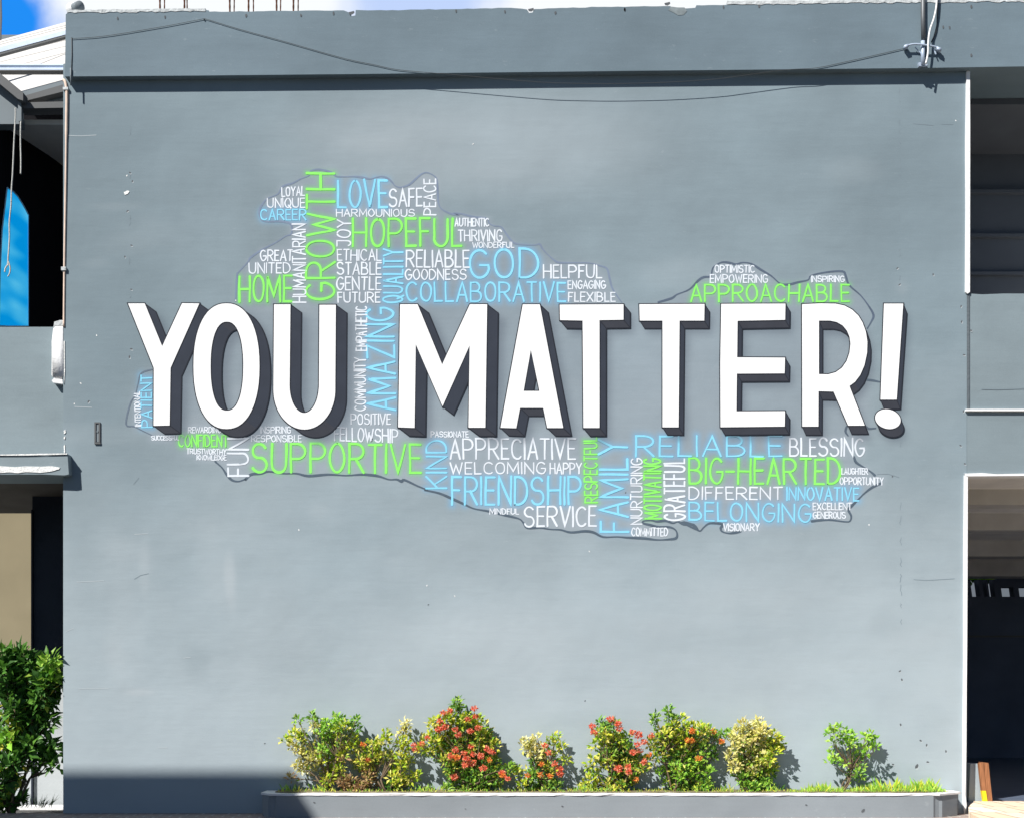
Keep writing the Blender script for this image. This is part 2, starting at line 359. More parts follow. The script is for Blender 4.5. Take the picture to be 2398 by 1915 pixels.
def word_strokes(w):
    text, c, up, x0, y0, x1, y1, drop = w
    run, ht = ((y1-y0), (x1-x0)) if up else ((x1-x0), (y1-y0))
    sw = 1.7 + .052*ht
    run -= sw; h = ht - sw
    ws = [LW.get(ch, 1.0) for ch in text]
    narrow = run / len(text) / max(h, 1)
    gap = .34 if narrow > .45 else .42
    gap *= 1.0
    u = run / (sum(ws) + gap*(len(text)-1))
    rnd = random.Random(text + c + str(x0))
    s0 = .0; res = []
    for i, ch in enumerate(text):
        wob = rnd.uniform(-.012, .012); lean = rnd.uniform(-.018, .018)
        hs = 1 + rnd.uniform(-.025, .02)
        strokes = []
        for st in FONT[ch]:
            pl = []
            for (a, b) in st:
                s = s0 + a*ws[i]*u + lean*b*h
                t = (b*hs + wob)*h
                f = s / run
                if up: px = x1 - sw/2 - t - drop*(1-f)*-1 - drop; py = y1 - sw/2 - s
                else: px = x0 + sw/2 + s; py = y1 - sw/2 - t + drop*f
                pl.append((px, py))
            strokes.append((pl, sw*(1+rnd.uniform(-.08, .08))))
        res.append(strokes)
        s0 += (ws[i] + gap)*u
    return res, sw
ALLW = [(w, *word_strokes(w)) for w in WORDS]

# the big letters: outlines and the offset of their painted depth
def sup(cx, cy, rx, ry, e=2.3, n=56):
    o = []
    for i in range(n):
        a = 2*math.pi*i/n; c, s = math.cos(a), math.sin(a)
        o.append((cx + rx*math.copysign(abs(c)**(2/e), c), cy + ry*math.copysign(abs(s)**(2/e), s)))
    return o
z1 = lambda p: zc(280, 690, 3.717, p)
z2 = lambda p: zc(900, 690, 3.593, p)
z3 = lambda p: zc(1450, 690, 3.08, p)
BIG = [
 ('Y', [z1([(75,80),(220,80),(372,452),(545,78),(695,80),(445,640),(437,1137),(297,1140),(299,640)])], (26,19)),
 ('O', [z1(sup(932,624,287,544,2.25)), z1(sup(936,625,142,386,2.3))], (26,19)),
 ('U', [z1([(1345,88),(1488,88),(1481,790)] + arc(1608,790,127,240,172,8,18) + [(1736,790),(1740,92),(1883,92),(1878,830)] + arc(1609,830,269,342,4,176,30) + [(1340,830)])], (26,19)),
 ('M', [z2([(133,85),(280,85),(487,590),(720,85),(865,85),(850,1118),(708,1118),(718,430),(490,940),(265,420),(255,1120),(117,1115)])], (26,20)),
 ('A', [z2([(1165,85),(1308,85),(1505,1120),(1370,1120),(1337,953),(1142,953),(1110,1122),(977,1118)]), z2([(1233,465),(1305,812),(1172,812)])], (20,19)),
 ('T', [z2([(1475,88),(2012,85),(2012,215),(1810,218),(1810,1120),(1675,1120),(1668,222),(1478,218)])], (16,19)),
 ('T', [z3([(145,72),(615,70),(613,190),(435,190),(428,955),(312,955),(312,190),(148,190)])], (12,18.5)),
 ('E', [z3([(735,70),(1198,68),(1196,185),(853,192),(850,455),(1195,457),(1192,570),(848,572),(845,842),(1195,840),(1193,950),(730,955),(728,500)])], (11,18.5)),
 ('R', [z3([(1318,72),(1450,66),(1560,68),(1625,82),(1680,112),(1725,155),(1755,205),(1778,270),(1789,340),(1787,420),(1768,510),(1738,580),(1700,630),(1660,660),(1770,943),(1650,943),(1545,700),(1437,697),(1436,950),(1320,950)]),
        z3([(1440,190),(1520,190),(1568,200),(1610,224),(1642,262),(1660,305),(1667,355),(1660,420),(1640,480),(1605,530),(1560,562),(1505,577),(1440,575)])], (9,20)),
 ('!', [z3([(1908,68),(2047,68),(2000,758),(1883,758)])], (9,22)),
 ('!', [z3([(1936+92*math.cos(2*math.pi*i/36)+0.0, 898+70*math.sin(2*math.pi*i/36)+10*math.cos(2*math.pi*i/36)) for i in range(36)])], (8,19)),
]
def area(p): return .5*sum(p[i][0]*p[(i+1)%len(p)][1]-p[(i+1)%len(p)][0]*p[i][1] for i in range(len(p)))
for i, (nm, loops, off) in enumerate(BIG):                # outer loop: positive area (y down), holes: negative
    BIG[i] = (nm, [l if (area(l) > 0) == (k == 0) else l[::-1] for k, l in enumerate(loops)], off)

# outline of the map
OUT = []
OUT.append(('up', zc(540,390,5.063,[(58,1600),(75,1300),(100,1250),(210,1130),(230,1090),(340,1010),(450,950),(560,890),(650,830),(720,800),(715,690),(600,655),(400,655),(345,590),(350,500),(430,390),(560,330),(620,240),(740,200),(830,150),(930,110),(945,60),(1040,38),(1190,70),(1250,118)]) +
  zc(780,390,5.063,[(130,126),(250,123),(340,132),(440,150),(560,122),(640,140),(700,190),(735,232),(800,252),(900,220),(960,170),(1040,100),(1110,76),(1190,110),(1230,160),(1240,300),(1250,440),(1290,510),(1390,562),(1480,578)]) +
  zc(1050,490,5.014,[(60,48),(170,62),(300,95),(450,112),(480,170),(540,200),(620,212),(670,280),(730,360),(800,410),(1000,425),(1070,412),(1100,460),(1160,530),(1240,600),(1300,630),(1450,632),(1650,635),(1770,665),(1860,700),(1890,800),(1920,920),(1980,1020),(2035,1095)])))
OUT.append(('up2', zc(1500,590,3.85,[(160,455),(280,420),(330,385),(440,340),(520,260),(570,230),(632,220),(650,150),(690,115),(740,95),(800,100),(860,115),(920,98),(1000,110),(1080,160),(1180,220),(1260,288),(1340,295),(1420,275),(1510,255),(1540,215),(1680,185),(1820,178),(1850,220),(1880,300),(1980,390),(2050,480),(2100,570),(2080,630),(2045,690)])))
OUT.append(('mid', zc(1450,690,3.08,[(1780,614),(1830,620),(1880,630)])))
OUT.append(('mid', zc(1450,690,3.08,[(1780,950),(1800,965),(1850,962)])))
OUT.append(('mid', zc(1450,690,3.08,[(1640,950),(1632,985),(1650,1015)])))
OUT.append(('lo', zc(1590,1000,4.146,[(1700,288),(1720,340),(1790,385),(1860,430),(1900,465)]) ))
OUT.append(('lo', zc(1590,1000,4.146,[(1965,540),(1880,580),(1800,640),(1740,700),(1680,760),(1645,800),(1672,860),(1660,908),(1610,915),(1450,897),(1290,910)])))
OUT.append(('lo', zc(1590,1000,4.146,[(600,1008),(540,1022),(480,1027),(420,1010),(405,975),(425,940),(300,930),(240,970),(205,1005),(160,980),(130,945),(40,922)]) +
  zc(1340,1000,5.937,[(1740,1425),(1690,1350),(1550,1345),(1470,1310),(1400,1330),(1300,1297),(1180,1307),(1100,1292),(995,1300),(985,1330),(1080,1355),(1200,1385),(1350,1385),(1430,1420),(1460,1480),(1440,1540),(1330,1557),(1180,1562),(1000,1542),(760,1530),(620,1520),(430,1522),(300,1460),(180,1442)]) +
  zc(980,990,4.146,[(1480,1060),(1380,1035),(1280,1030),(1180,1015),(1060,1015),(1020,970),(980,930),(870,900),(680,855),(540,830),(450,790),(330,735),(200,680),(60,650)]) +
  zc(560,970,4.312,[(1900,762),(1800,720),(1670,660),(1640,675),(1590,655),(1510,655),(1400,620),(1250,605),(1080,615),(900,605),(700,620),(580,595),(440,595),(300,575),(220,595),(120,605),(60,660)]) +
  zc(280,690,3.828,[(1130,1650),(1070,1670),(1010,1660),(960,1610),(920,1550),(860,1495)])))
OUT.append(('fine', zc(280,690,3.828,[(290,672),(195,705),(165,800),(140,900),(95,980),(58,1160),(130,1180),(210,1220),(300,1262)])))

# ---- spray paint on the wall: a colour and alpha per wall vertex (4 px grid)
GX0, GX1, GY0, GY1, GS = 148.0, 2264.0, 150.0, 1918.0, 4.0
gx = np.arange(GX0, GX1 + .1, GS); gy = np.arange(GY0, GY1 + .1, GS)
PXX, PYY = np.meshgrid(gx, gy)
pc = np.zeros(PXX.shape + (3,)); pa = np.zeros(PXX.shape)     # straight colour, alpha
def over(color, a):
    global pc, pa
    a = np.clip(a, 0, 1); na = a + pa*(1-a)
    c = np.array(color)
    pc = np.where(na[..., None] > 1e-5, (c*a[..., None] + pc*(pa*(1-a))[..., None]) / np.maximum(na, 1e-5)[..., None], c)
    pa = na
def inside(poly):
    r = np.zeros(PXX.shape, bool); n = len(poly)
    for i in range(n):
        xa, ya = poly[i]; xb, yb = poly[(i+1) % n]
        if ya == yb: continue
        c = ((ya > PYY) != (yb > PYY)) & (PXX < (xb-xa)*(PYY-ya)/(yb-ya) + xa)
        r ^= c
    return r
def blur(a, k):
    for _ in range(2):
        for ax in (0, 1):
            p = np.pad(a, [(k, k) if q == ax else (0, 0) for q in (0, 1)], mode='edge')
            a = sum(np.take(p, range(i, i + a.shape[ax]), axis=ax) for i in range(2*k+1)) / (2*k+1)
    return a
def dist_field(segs, reach):
    d = np.full(PXX.shape, 1e3)
    for (ax, ay), (bx, by), w in segs:
        i0 = int(max(0, (min(ax,bx)-reach-GX0)//GS)); i1 = int(min(len(gx), (max(ax,bx)+reach-GX0)//GS + 2))
        j0 = int(max(0, (min(ay,by)-reach-GY0)//GS)); j1 = int(min(len(gy), (max(ay,by)+reach-GY0)//GS + 2))
        if i1 <= i0 or j1 <= j0: continue
        X = PXX[j0:j1, i0:i1]; Y = PYY[j0:j1, i0:i1]
        dx, dy = bx-ax, by-ay; l2 = dx*dx+dy*dy + 1e-9
        t = np.clip(((X-ax)*dx+(Y-ay)*dy)/l2, 0, 1)
        q = np.hypot(X-ax-t*dx, Y-ay-t*dy) - w/2
        d[j0:j1, i0:i1] = np.minimum(d[j0:j1, i0:i1], q)
    return d
# small stains, filler patches, roller laps; broad ones paint in edge shade and centre light
rs = random.Random(4)
def stain_or_shade(cx, cy, rx, ry, c, a):
    q = ((PXX-cx)/rx)**2 + ((PYY-cy)/ry)**2
    wv = 1 + .35*np.sin(PXX/rx*2.1 + cy)*np.sin(PYY/ry*1.7 + cx)
    over(c, a*np.exp(-(q*wv)**1.6))
LT, DKS = alb(198,205,210), alb(114,131,140)
for cx, cy, rx, ry, k, a in ((540,1355,14,62,1,.30),(500,1330,40,90,1,.10),(340,1330,12,70,1,.16),(460,1545,36,50,0,.16),(425,1365,60,60,0,.13),(290,1480,40,160,1,.10),(310,525,20,18,0,.22),(305,640,14,12,0,.25),(230,880,60,200,0,.08),(2150,1000,60,160,0,.08),(640,1500,120,90,1,.08),(1200,1500,220,70,1,.07),(1500,330,260,60,0,.07),(900,300,200,40,1,.07),(300,1290,60,30,1,.12),(2180,1700,50,60,0,.10),(2145,235,20,26,0,.20),(240,1015,120,24,1,.10),(200,1300,30,100,0,.10),(330,1620,36,9,1,.28),(265,1530,26,40,1,.14),(1750,1400,180,80,1,.07),(240,520,190,430,0,.34),(200,300,150,170,0,.25),(2170,560,130,440,0,.34),(330,900,190,330,0,.28),(480,300,220,120,0,.18),(1150,330,460,130,1,.26),(1300,1560,500,150,1,.10)):
    stain_or_shade(cx, cy, rx, ry, LT if k else DKS, a)
for _ in range(46):
    stain_or_shade(rs.uniform(160,2250), rs.uniform(220,1780), rs.uniform(12,90), rs.uniform(5,40), rs.choice((LT, DKS)), rs.uniform(.03,.11))
# the map's faint lilac ground
mp = OUT[0][1] + [(1470,716),(1520,716)] + OUT[1][1][:] + [(2040,900),(2040,1010),(1998,1069)] + OUT[5][1] + [(2070,1125)] + OUT[6][1] + [(1800,1236),(1740,1245)] + OUT[7][1] + OUT[8][1][::-1] + [(380,850),(480,760)]
over(alb(160,165,178), blur(inside(mp).astype(float), 2)*.22)
segs = {W_: [], G_: [], B_: []}
for w, letters, sw in ALLW:
    for strokes in letters:
        for pl, s in strokes:
            segs[w[1]] += [(a, b, s) for a, b in zip(pl, pl[1:])]
dW = dist_field(segs[W_], 30); dG = dist_field(segs[G_], 34); dB = dist_field(segs[B_], 34)
over(alb(200,206,222), .10*np.exp(-(np.maximum(dW,0)/8)**2))
over(alb(105,190,240), .37*np.exp(-(np.maximum(dB,0)/7.5)**1.5))
over(alb(110,222,80), .36*np.exp(-(np.maximum(dG,0)/5.5)**1.5))
# the sprayed drop shadow of the big letters
shp = np.zeros(PXX.shape)
for nm, loops, (dx, dy) in BIG:
    for k in (1.0, 1.3, 1.6):
        q = np.zeros(PXX.shape, bool)
        for l in loops: q ^= inside([(x + dx*k + 2, y + dy*k + 3) for x, y in l])
        shp = np.maximum(shp, q*(1.0 if k == 1.0 else .8))
shp = blur(shp, 2)
over(alb(88,98,112), shp*.62)
def shadow_at(px, py):
    i = int((px-GX0)/GS); j = int((py-GY0)/GS)
    return float(shp[min(max(j,0), shp.shape[0]-1), min(max(i,0), shp.shape[1]-1)])

# ================================================================== the building
bld = thing('mural_building', 'grey two-storey building whose front wall carries the painted YOU MATTER! mural', 'building', (0, 0, 0))
def build_wall(me):
    nx, ny = len(gx), len(gy)
    X = (PXX - CX)/250.0; Z = CZ + (HZ - PYY)/250.0
    co = np.stack([X, np.zeros_like(X), Z], -1).reshape(-1, 3)
    idx = np.arange(nx*ny).reshape(ny, nx)
    q = np.stack([idx[:-1,:-1], idx[1:,:-1], idx[1:,1:], idx[:-1,1:]], -1).reshape(-1, 4)
    # body behind the painted skin
    x0, x1 = X.min(), X.max(); za, zb = Z.min(), Z.max(); nb = len(co)
    ex = np.array([(x0,0,za),(x1,0,za),(x1,0,zb),(x0,0,zb),(x0,.30,za),(x1,.30,za),(x1,.30,zb),(x0,.30,zb)], float)
    co = np.concatenate([co, ex]); E = lambda *a: [nb+i for i in a]
    faces = q.tolist() + [E(0,3,7,4), E(1,5,6,2), E(4,7,6,5), E(3,2,6,7), E(0,4,5,1)]
    me.from_pydata(co.tolist(), [], faces)
    at = me.color_attributes.new('paint', 'FLOAT_COLOR', 'POINT')
    rgba = np.concatenate([pc.reshape(-1,3), pa.reshape(-1,1)], 1); rgba = np.concatenate([rgba, np.zeros((8,4))])
    at.data.foreach_set('color', rgba.ravel().astype(np.float32))
wall = obj('wall', build_wall, M['wall'], bld)

# mural: outline, big letters, words
def W(px, py, e): return Vector(((px - CX)/250.0, -e, CZ + (HZ - py)/250.0))
class Ribbon:
    """flat painted strokes with round ends, collected into one mesh with a colour per vertex"""
    def __init__(s): s.v = []; s.f = []; s.c = []; s.m = []
    def stroke(s, pl, w, e, col, mi=0, closed=False, taper=None):
        pl = [p for i, p in enumerate(pl) if i == 0 or math.hypot(p[0]-pl[i-1][0], p[1]-pl[i-1][1]) > .05]
        n = len(pl)
        if n < 2: return
        Lp, Rp = [], []
        for i in range(n):
            if closed: a = pl[i-1]; b = pl[(i+1) % n]
            else: a = pl[max(i-1,0)]; b = pl[min(i+1,n-1)]
            p = pl[i]
            d1 = Vector((p[0]-a[0], p[1]-a[1])); d2 = Vector((b[0]-p[0], b[1]-p[1]))
            if d1.length < 1e-6: d1 = d2
            if d2.length < 1e-6: d2 = d1
            d1.normalize(); d2.normalize(); n1 = Vector((-d1.y, d1.x)); n2 = Vector((-d2.y, d2.x))
            m = n1 + n2
            if m.length < .35: m = n1*1.0
            else: m.normalize(); m = m / max(.45, m.dot(n1))
            h = w/2 if taper is None else taper[i]/2
            Lp.append((p[0]+m.x*h, p[1]+m.y*h)); Rp.append((p[0]-m.x*h, p[1]-m.y*h))
        base = len(s.v)
        for a, b, p in zip(Lp, Rp, pl):
            e += .00006/n
            cc = col(p[0], p[1]) if callable(col) else col
            s.v += [W(a[0], a[1], e), W(b[0], b[1], e)]; s.c += [cc, cc]
        for i in range(n-1 + (1 if closed else 0)):
            j = (i+1) % n
            s.f.append((base+2*i, base+2*i+1, base+2*j+1, base+2*j)); s.m.append(mi)
        if not closed:
            for end in (0, n-1):
                p = pl[end]; q = pl[1] if end == 0 else pl[n-2]
                ang = math.atan2(p[1]-q[1], p[0]-q[0]); h = (w if taper is None else taper[end])/2
                b0 = len(s.v); cc = col(p[0], p[1]) if callable(col) else col
                for k in range(7):
                    a = ang - math.pi/2 + math.pi*k/6
                    s.v.append(W(p[0]+h*math.cos(a), p[1]+h*math.sin(a), e)); s.c.append(cc)
                s.f.append(tuple(range(b0, b0+7))); s.m.append(mi)
    def poly(s, pl, e, col, mi=0):
        b0 = len(s.v)
        for p in pl: s.v.append(W(p[0], p[1], e)); s.c.append(col)
        s.f.append(tuple(range(b0, b0+len(pl)))); s.m.append(mi)
    def __call__(s, me):
        me.from_pydata([tuple(v) for v in s.v], [], s.f)
        me.polygons.foreach_set('material_index', s.m)
        at = me.color_attributes.new('col', 'FLOAT_COLOR', 'POINT')
        at.data.foreach_set('color', np.array([(*c, 1) for c in s.c], np.float32).ravel())
        # make every face look at the street (-y)
        bm = bmesh.new(); bm.from_mesh(me); bm.normal_update()
        bad = [f for f in bm.faces if f.normal.y > 0]
        bmesh.ops.reverse_faces(bm, faces=bad); bm.to_mesh(me); bm.free()

rb = Ribbon()
LINEC = {'up': ((128,143,166), 3.6), 'up2': ((92,106,124), 4.2), 'mid': ((88,102,116), 4.2), 'lo': ((88,103,117), 4.8), 'fine': ((108,122,138), 3.0)}
rl = random.Random(3)
for kind, pl in OUT:
    c, w = LINEC[kind]
    pl = [tuple(p)[:2] for p in smooth_path([(x, y, 0) for x, y in pl], 4)]
    tp = [w*(1 + .3*math.sin(i*.37 + 1.3*math.sin(i*.11))) for i in range(len(pl))]
    rb.stroke(pl, w, .0012, alb(*c), 0, False, tp)
mural = obj('wall_mural', rb, M['mapline'], bld)
tag(mural, 'painted map-shaped word cloud in white, green and blue around the words YOU MATTER!')

# big letters
def add_big(idx, r, e0):
    nm, loops, (dx, dy) = BIG[idx]
    k = 0
    for l in loops:
        n = len(l); vis = []
        for i in range(n):
            (xa, ya), (xb, yb) = l[i], l[(i+1) % n]
            nxn, nyn = (yb-ya), -(xb-xa)                      # outward normal for positive (y-down) area
            v = nxn*dx + nyn*dy > 0
            vis.append(v)
            if v:
                right = abs(nxn) > abs(nyn)*1.0
                r.poly([(xa,ya),(xb,yb),(xb+dx,yb+dy),(xa+dx,ya+dy)], e0 + .0001*(k % 4), (0,0,0), 2 if right else 3); k += 1
        # dark lines: far edge and corner creases
        ang = lambda i: math.atan2(l[(i+1)%n][1]-l[i][1], l[(i+1)%n][0]-l[i][0])
        for i in range(n):
            if vis[i]:
                a, b = l[i], l[(i+1) % n]
                r.stroke([(a[0]+dx, a[1]+dy), (b[0]+dx, b[1]+dy)], 2.6, e0 + .0006 + .0001*(i % 3), (0,0,0), 1)
            if vis[i] or vis[i-1]:
                da = abs((ang(i)-ang(i-1)+math.pi) % (2*math.pi) - math.pi)
                if da > .45 or vis[i] != vis[i-1]:
                    p = l[i]; r.stroke([p, (p[0]+dx, p[1]+dy)], 1.9, e0 + .0010 + .0001*(i % 2), (0,0,0), 1)
    # face with its outline
    for l in loops: r.stroke(l, 4.6, e0 + .0014, (0,0,0), 1, True)
    bm = bmesh.new(); eds = []
    for l in loops:
        vv = [bm.verts.new(W(x, y, e0 + .0019)) for x, y in l]
        eds += [bm.edges.new((vv[i], vv[(i+1) % len(vv)])) for i in range(len(vv))]
    bmesh.ops.triangle_fill(bm, use_beauty=True, use_dissolve=False, edges=eds)
    bm.verts.index_update(); b0 = len(r.v)
    for v in bm.verts: r.v.append(v.co.copy()); r.c.append((1,1,1))
    for f in bm.faces: r.f.append(tuple(b0 + v.index for v in f.verts)); r.m.append(0)
    bm.free()
names = ['Y','O','U','M','A','first T','second T','E','R','exclamation mark']
for i in range(10):
    r = Ribbon()
    e0 = .0030 + .0024*(i % 2)
    if i == 9: add_big(10, r, e0 + .0022)
    add_big(i, r, e0)
    o = obj('painted_letter', r, [M['face'], M['outline'], M['side_r'], M['side_b']], mural)
    o['label'] = 'large white block letter %s with slate drop side' % names[i] if i < 9 else 'large white exclamation mark with slate drop side'
# words
CC = {W_: alb(*WHITE), G_: alb(*GREEN), B_: alb(*BLUE)}
CN = {W_: 'white', G_: 'green', B_: 'blue'}
DK = alb(96,106,120)
for wi, (w, letters, sw) in enumerate(ALLW):
    r = Ribbon(); base = CC[w[1]]
    rr = random.Random(wi)
    for li, strokes in enumerate(letters):
        t = rr.uniform(.93, 1.0)
        for si, (pl, s) in enumerate(strokes):
            def col(px, py, t=t):
                k = min(.75, shadow_at(px, py)*.85)
                return tuple(min(.9, c*t)*(1-k) + d*k for c, d in zip(base, DK))
            # subdivide long straight strokes so the hand can waver and the spray can fade them
            q = []
            for a, b in zip(pl, pl[1:]):
                n = max(1, int(math.hypot(b[0]-a[0], b[1]-a[1])/8))
                q += [(a[0]+(b[0]-a[0])*k/n, a[1]+(b[1]-a[1])*k/n) for k in range(n)]
            q.append(pl[-1]); ph = rr.uniform(0, 6)
            q2 = [(x + .35*math.sin(i*.9+ph), y + .35*math.cos(i*.7+ph)) for i, (x, y) in enumerate(q)]
            tp = [s*(1 + .10*math.sin(i*.55+ph)) for i in range(len(q2))]
            r.stroke(q2, s, .0016 + .0004*(li % 3) + .0001*si, col, 0, False, tp)
    o = obj('painted_word', r, M['wordpaint'], mural)
    o['label'] = '%s hand-lettered word %s%s%s' % (CN[w[1]], w[0], ' running upward' if w[2] else '', {('RELIABLE',W_): ' in the upper cloud', ('INSPIRING',W_): ''}.get((w[0], w[1]), ''))
    if w[0] == 'INSPIRING': o['label'] += ' at the upper right' if w[3] > 1500 else ' below the U of YOU'

# pits, chips and hairline cracks in the plaster of the wall
rp = Ribbon(); rj = random.Random(11)
def pit(px, py, s=4, white=False, e=.0014, ang=None):
    a0 = rj.uniform(0, 3) if ang is None else ang; n = 7
    pts = [(px + s*math.cos(a0)*math.cos(2*math.pi*k/n)*rj.uniform(.7,1.2) - .55*s*math.sin(a0)*math.sin(2*math.pi*k/n),
            py + s*math.sin(a0)*math.cos(2*math.pi*k/n)*rj.uniform(.7,1.2) + .55*s*math.cos(a0)*math.sin(2*math.pi*k/n)) for k in range(n)]
    rp.poly(pts, e, (0,0,0), 1 if white else 0)
    if not white and s > 2.5:
        rp.poly([(x+1.2, y+s*.6) for x, y in pts], e-.0005, (0,0,0), 2)  # sunlit lower lip of the pit, painted as a pale offset copy
for p in zc(1998,1515,4.305,[(478,778),(750,1155),(935,1048),(490,325),(400,1180),(740,985),(680,940),(470,240)]): pit(*p, 3.6)
pit(1998+640/4.305, 1515+1200/4.305, 6.5, ang=-.9)
for p in zc(1998,600,3.445,[(870,405),(875,530),(895,797),(890,1250),(950,600),(865,1525),(900,1672),(375,230),(355,100),(645,150)]): pit(*p, 3.2)
for p in zc(0,740,3.445,[(1060,268),(715,690),(1045,330)]): pit(*p, 3.6)
for p in zc(0,740,3.445,[(780,158),(650,543),(600,708)]): pit(*p, 2.4, True)
for p in zc(0,380,4.305,[(1310,108),(1335,195),(1285,495),(1325,840),(1260,955),(1325,1285)]): pit(*p, 3.2)
rp.poly(zc(0,380,4.305,[(1248,305),(1290,288),(1306,298),(1290,322),(1260,334)]), .004, (0,0,0), 1)
for p in ((297,412),(1108,338),(1065,1395),(1000,1370),(552,704),(2035,1228),(2238,283),(1380,1290),(700,1240)): pit(*p, 2.3, True)
for p in ((1465,1153),(1730,1119),(1003,1415),(2090,1115),(1370,1640),(620,1740)): pit(*p, 2.4)
# hairline joint at the right and at the left
for xa, ya, yb, st in ((2106,205,1600,30),(304,235,700,44)):
    y = ya
    while y < yb:
        ln = rj.uniform(8, 26)
        if rj.random() < (.40 if xa > 2000 and (y < 330 or 1170 < y < 1500) else .72): y += ln; continue
        pts = [(xa + rj.uniform(-2.2, 2.2) + (4 if xa > 2000 else 0)*(y-200)/1400, y + ln*k/4) for k in range(5)]
        rp.stroke(pts, rj.uniform(.8, 1.5), .0012, (0,0,0), 3)
        y += ln + rj.uniform(3, st)
for pts in ([(160,318),(190,319),(225,317)], [(175,952),(215,954)], [(180,1362),(243,1359)], [(185,1612),(255,1611)], [(315,1250),(345,1249)], [(155,1478),(172,1470)], [(370,1750),(392,1750)], [(430,1540),(446,1538)]):
    rp.stroke(pts, 1.5, .0012, (0,0,0), 2)
for pts in ([(2138,290),(2185,294)], [(2205,292),(2232,292)], [(2140,1356),(2170,1358),(2235,1354)], [(315,1355),(330,1346),(348,1342)], [(2299,911),(2334,912),(2398,910)], [(2054,1110),(2080,1109),(2105,1117)], [(313,1133),(325,1118)]):
    rp.stroke(pts, 1.3, .0012, (0,0,0), 3)
M['haircrack'] = mat('hairline crack', alb(134, 148, 157), .9, .05)
M['rim'] = mat('pale scratch and lit pit lip', alb(190, 200, 205), .9, .05)
obj('plaster_chips', rp, [M['pit'], M['chip'], M['rim'], M['haircrack']], bld)['kind'] = 'stuff'

# parapet with its broken top edge
PAR_Y = -.085
top = [(154,34),(161,29),(227,25),(300,26),(357,24),(468,22),(489,25),(490,28),(617,27),(700,26),(805,25),(815,29),(822,33),(820,39),(832,37),(833,24),(905,25),(975,23),(1080,22),(1195,19),(1222,21),(1234,23),(1239,31),(1247,30),(1251,22),(1299,20),(1400,17),(1478,16),(1570,15),(1573,21),(1580,26),(1591,25),(1594,21),(1628,19),(1631,13),(1703,12),(1807,10),(1950,8),(2138,6),(2300,4),(2398,3),(2900,-4)]
t2 = []
for a, b in zip(top, top[1:]):
    n = max(1, int((b[0]-a[0])/14))
    for k in range(n): t2.append((a[0]+(b[0]-a[0])*k/n, a[1]+(b[1]-a[1])*k/n + (rj.uniform(-.9, .9) if k else 0)))
t2.append(top[-1])
bot = [(2900,150),(2398,156),(2140,160),(1480,166.5),(830,174),(455,177.5),(152,179.5)]
bm = B(); prism(bm, t2 + bot, PAR_Y, .55)
obj('parapet', bm, M['parapet'], bld)
bm = B()   # pale weathered coping lips
def lip(x0, x1, f_top, f_bot, step=9):
    xs = np.arange(x0, x1, step); up = [(x, f_top(x) + rj.uniform(-1.2, 1.2)) for x in xs]; dn = [(x, f_bot(x) + rj.uniform(-2.2, 2.0)) for x in xs]
    prism(bm, up + dn[::-1], PAR_Y - .004, .40)
lip(157, 488, lambda x: 24 - (x-157)*.012, lambda x: 30.5 - (x-157)*.010)
obj('coping', bm, M['coping'], bld); bm = B()
lip(1703, 2600, lambda x: 3 - (x-1703)*.008, lambda x: 11 - (x-1703)*.010)
obj('coping', bm, M['coping'], bld)
rp2 = Ribbon()
def pit2(px, py, s):
    n = 7; pts = [(px + .55*s*math.cos(2*math.pi*k/n)*rj.uniform(.7,1.2), py + s*math.sin(2*math.pi*k/n)*rj.uniform(.8,1.2)) for k in range(n)]
    rp2.poly(pts, -PAR_Y + .003, (0,0,0), 0)
for p in zc(130,0,3.08,[(468,170),(808,160),(1388,150),(1780,148),(2015,135)]) + zc(780,0,3.08,[(890,117),(1240,122),(1602,130),(2098,108)]) + zc(1440,0,3.08,[(65,107),(772,90),(1027,83)]) + zc(1998,0,4.305,[(1158,120),(1158,607),(940,330),(875,325)]): pit2(*p, 4.2)
for p in ((826,41),(1243,34),(1560,20)): rp2.poly([(p[0]-7,p[1]),(p[0]+6,p[1]-3),(p[0]+7,p[1]+2),(p[0]+1,p[1]+6),(p[0]-5,p[1]+5)], -PAR_Y+.003, (0,0,0), 0)
rp2.poly([(1568,28),(1585,30),(1600,30),(1606,38),(1598,47),(1585,48),(1575,42),(1562,36)], -PAR_Y+.0025, (0,0,0), 1)
M['barecem'] = mat('bare grey cement', alb(136,146,150), .95, .05, var=.2, vscale=20)
obj('parapet_holes', rp2, [M['pit'], M['barecem']], bld)['kind'] = 'stuff'
# starter bars above the parapet
for x, y in ((375,1),(385,0),(432,1),(438.5,0),(538.5,1),(548,0),(582,1),(593.6,0),(648,1),(656.6,0),(687,1),(698,0)):
    bm = B(); r0 = .0085 if y else .006
    Yd = .25 if y else .42
    a = V(x, 40, Yd); b = V(x + rj.uniform(-2, 2), -70, Yd)
    tube(bm, [a.lerp(b, k/14) for k in range(15)], [r0*(1.18 if k % 2 else .92) for k in range(15)], 8)
    obj('rebar', bm, M['rust'], bld)

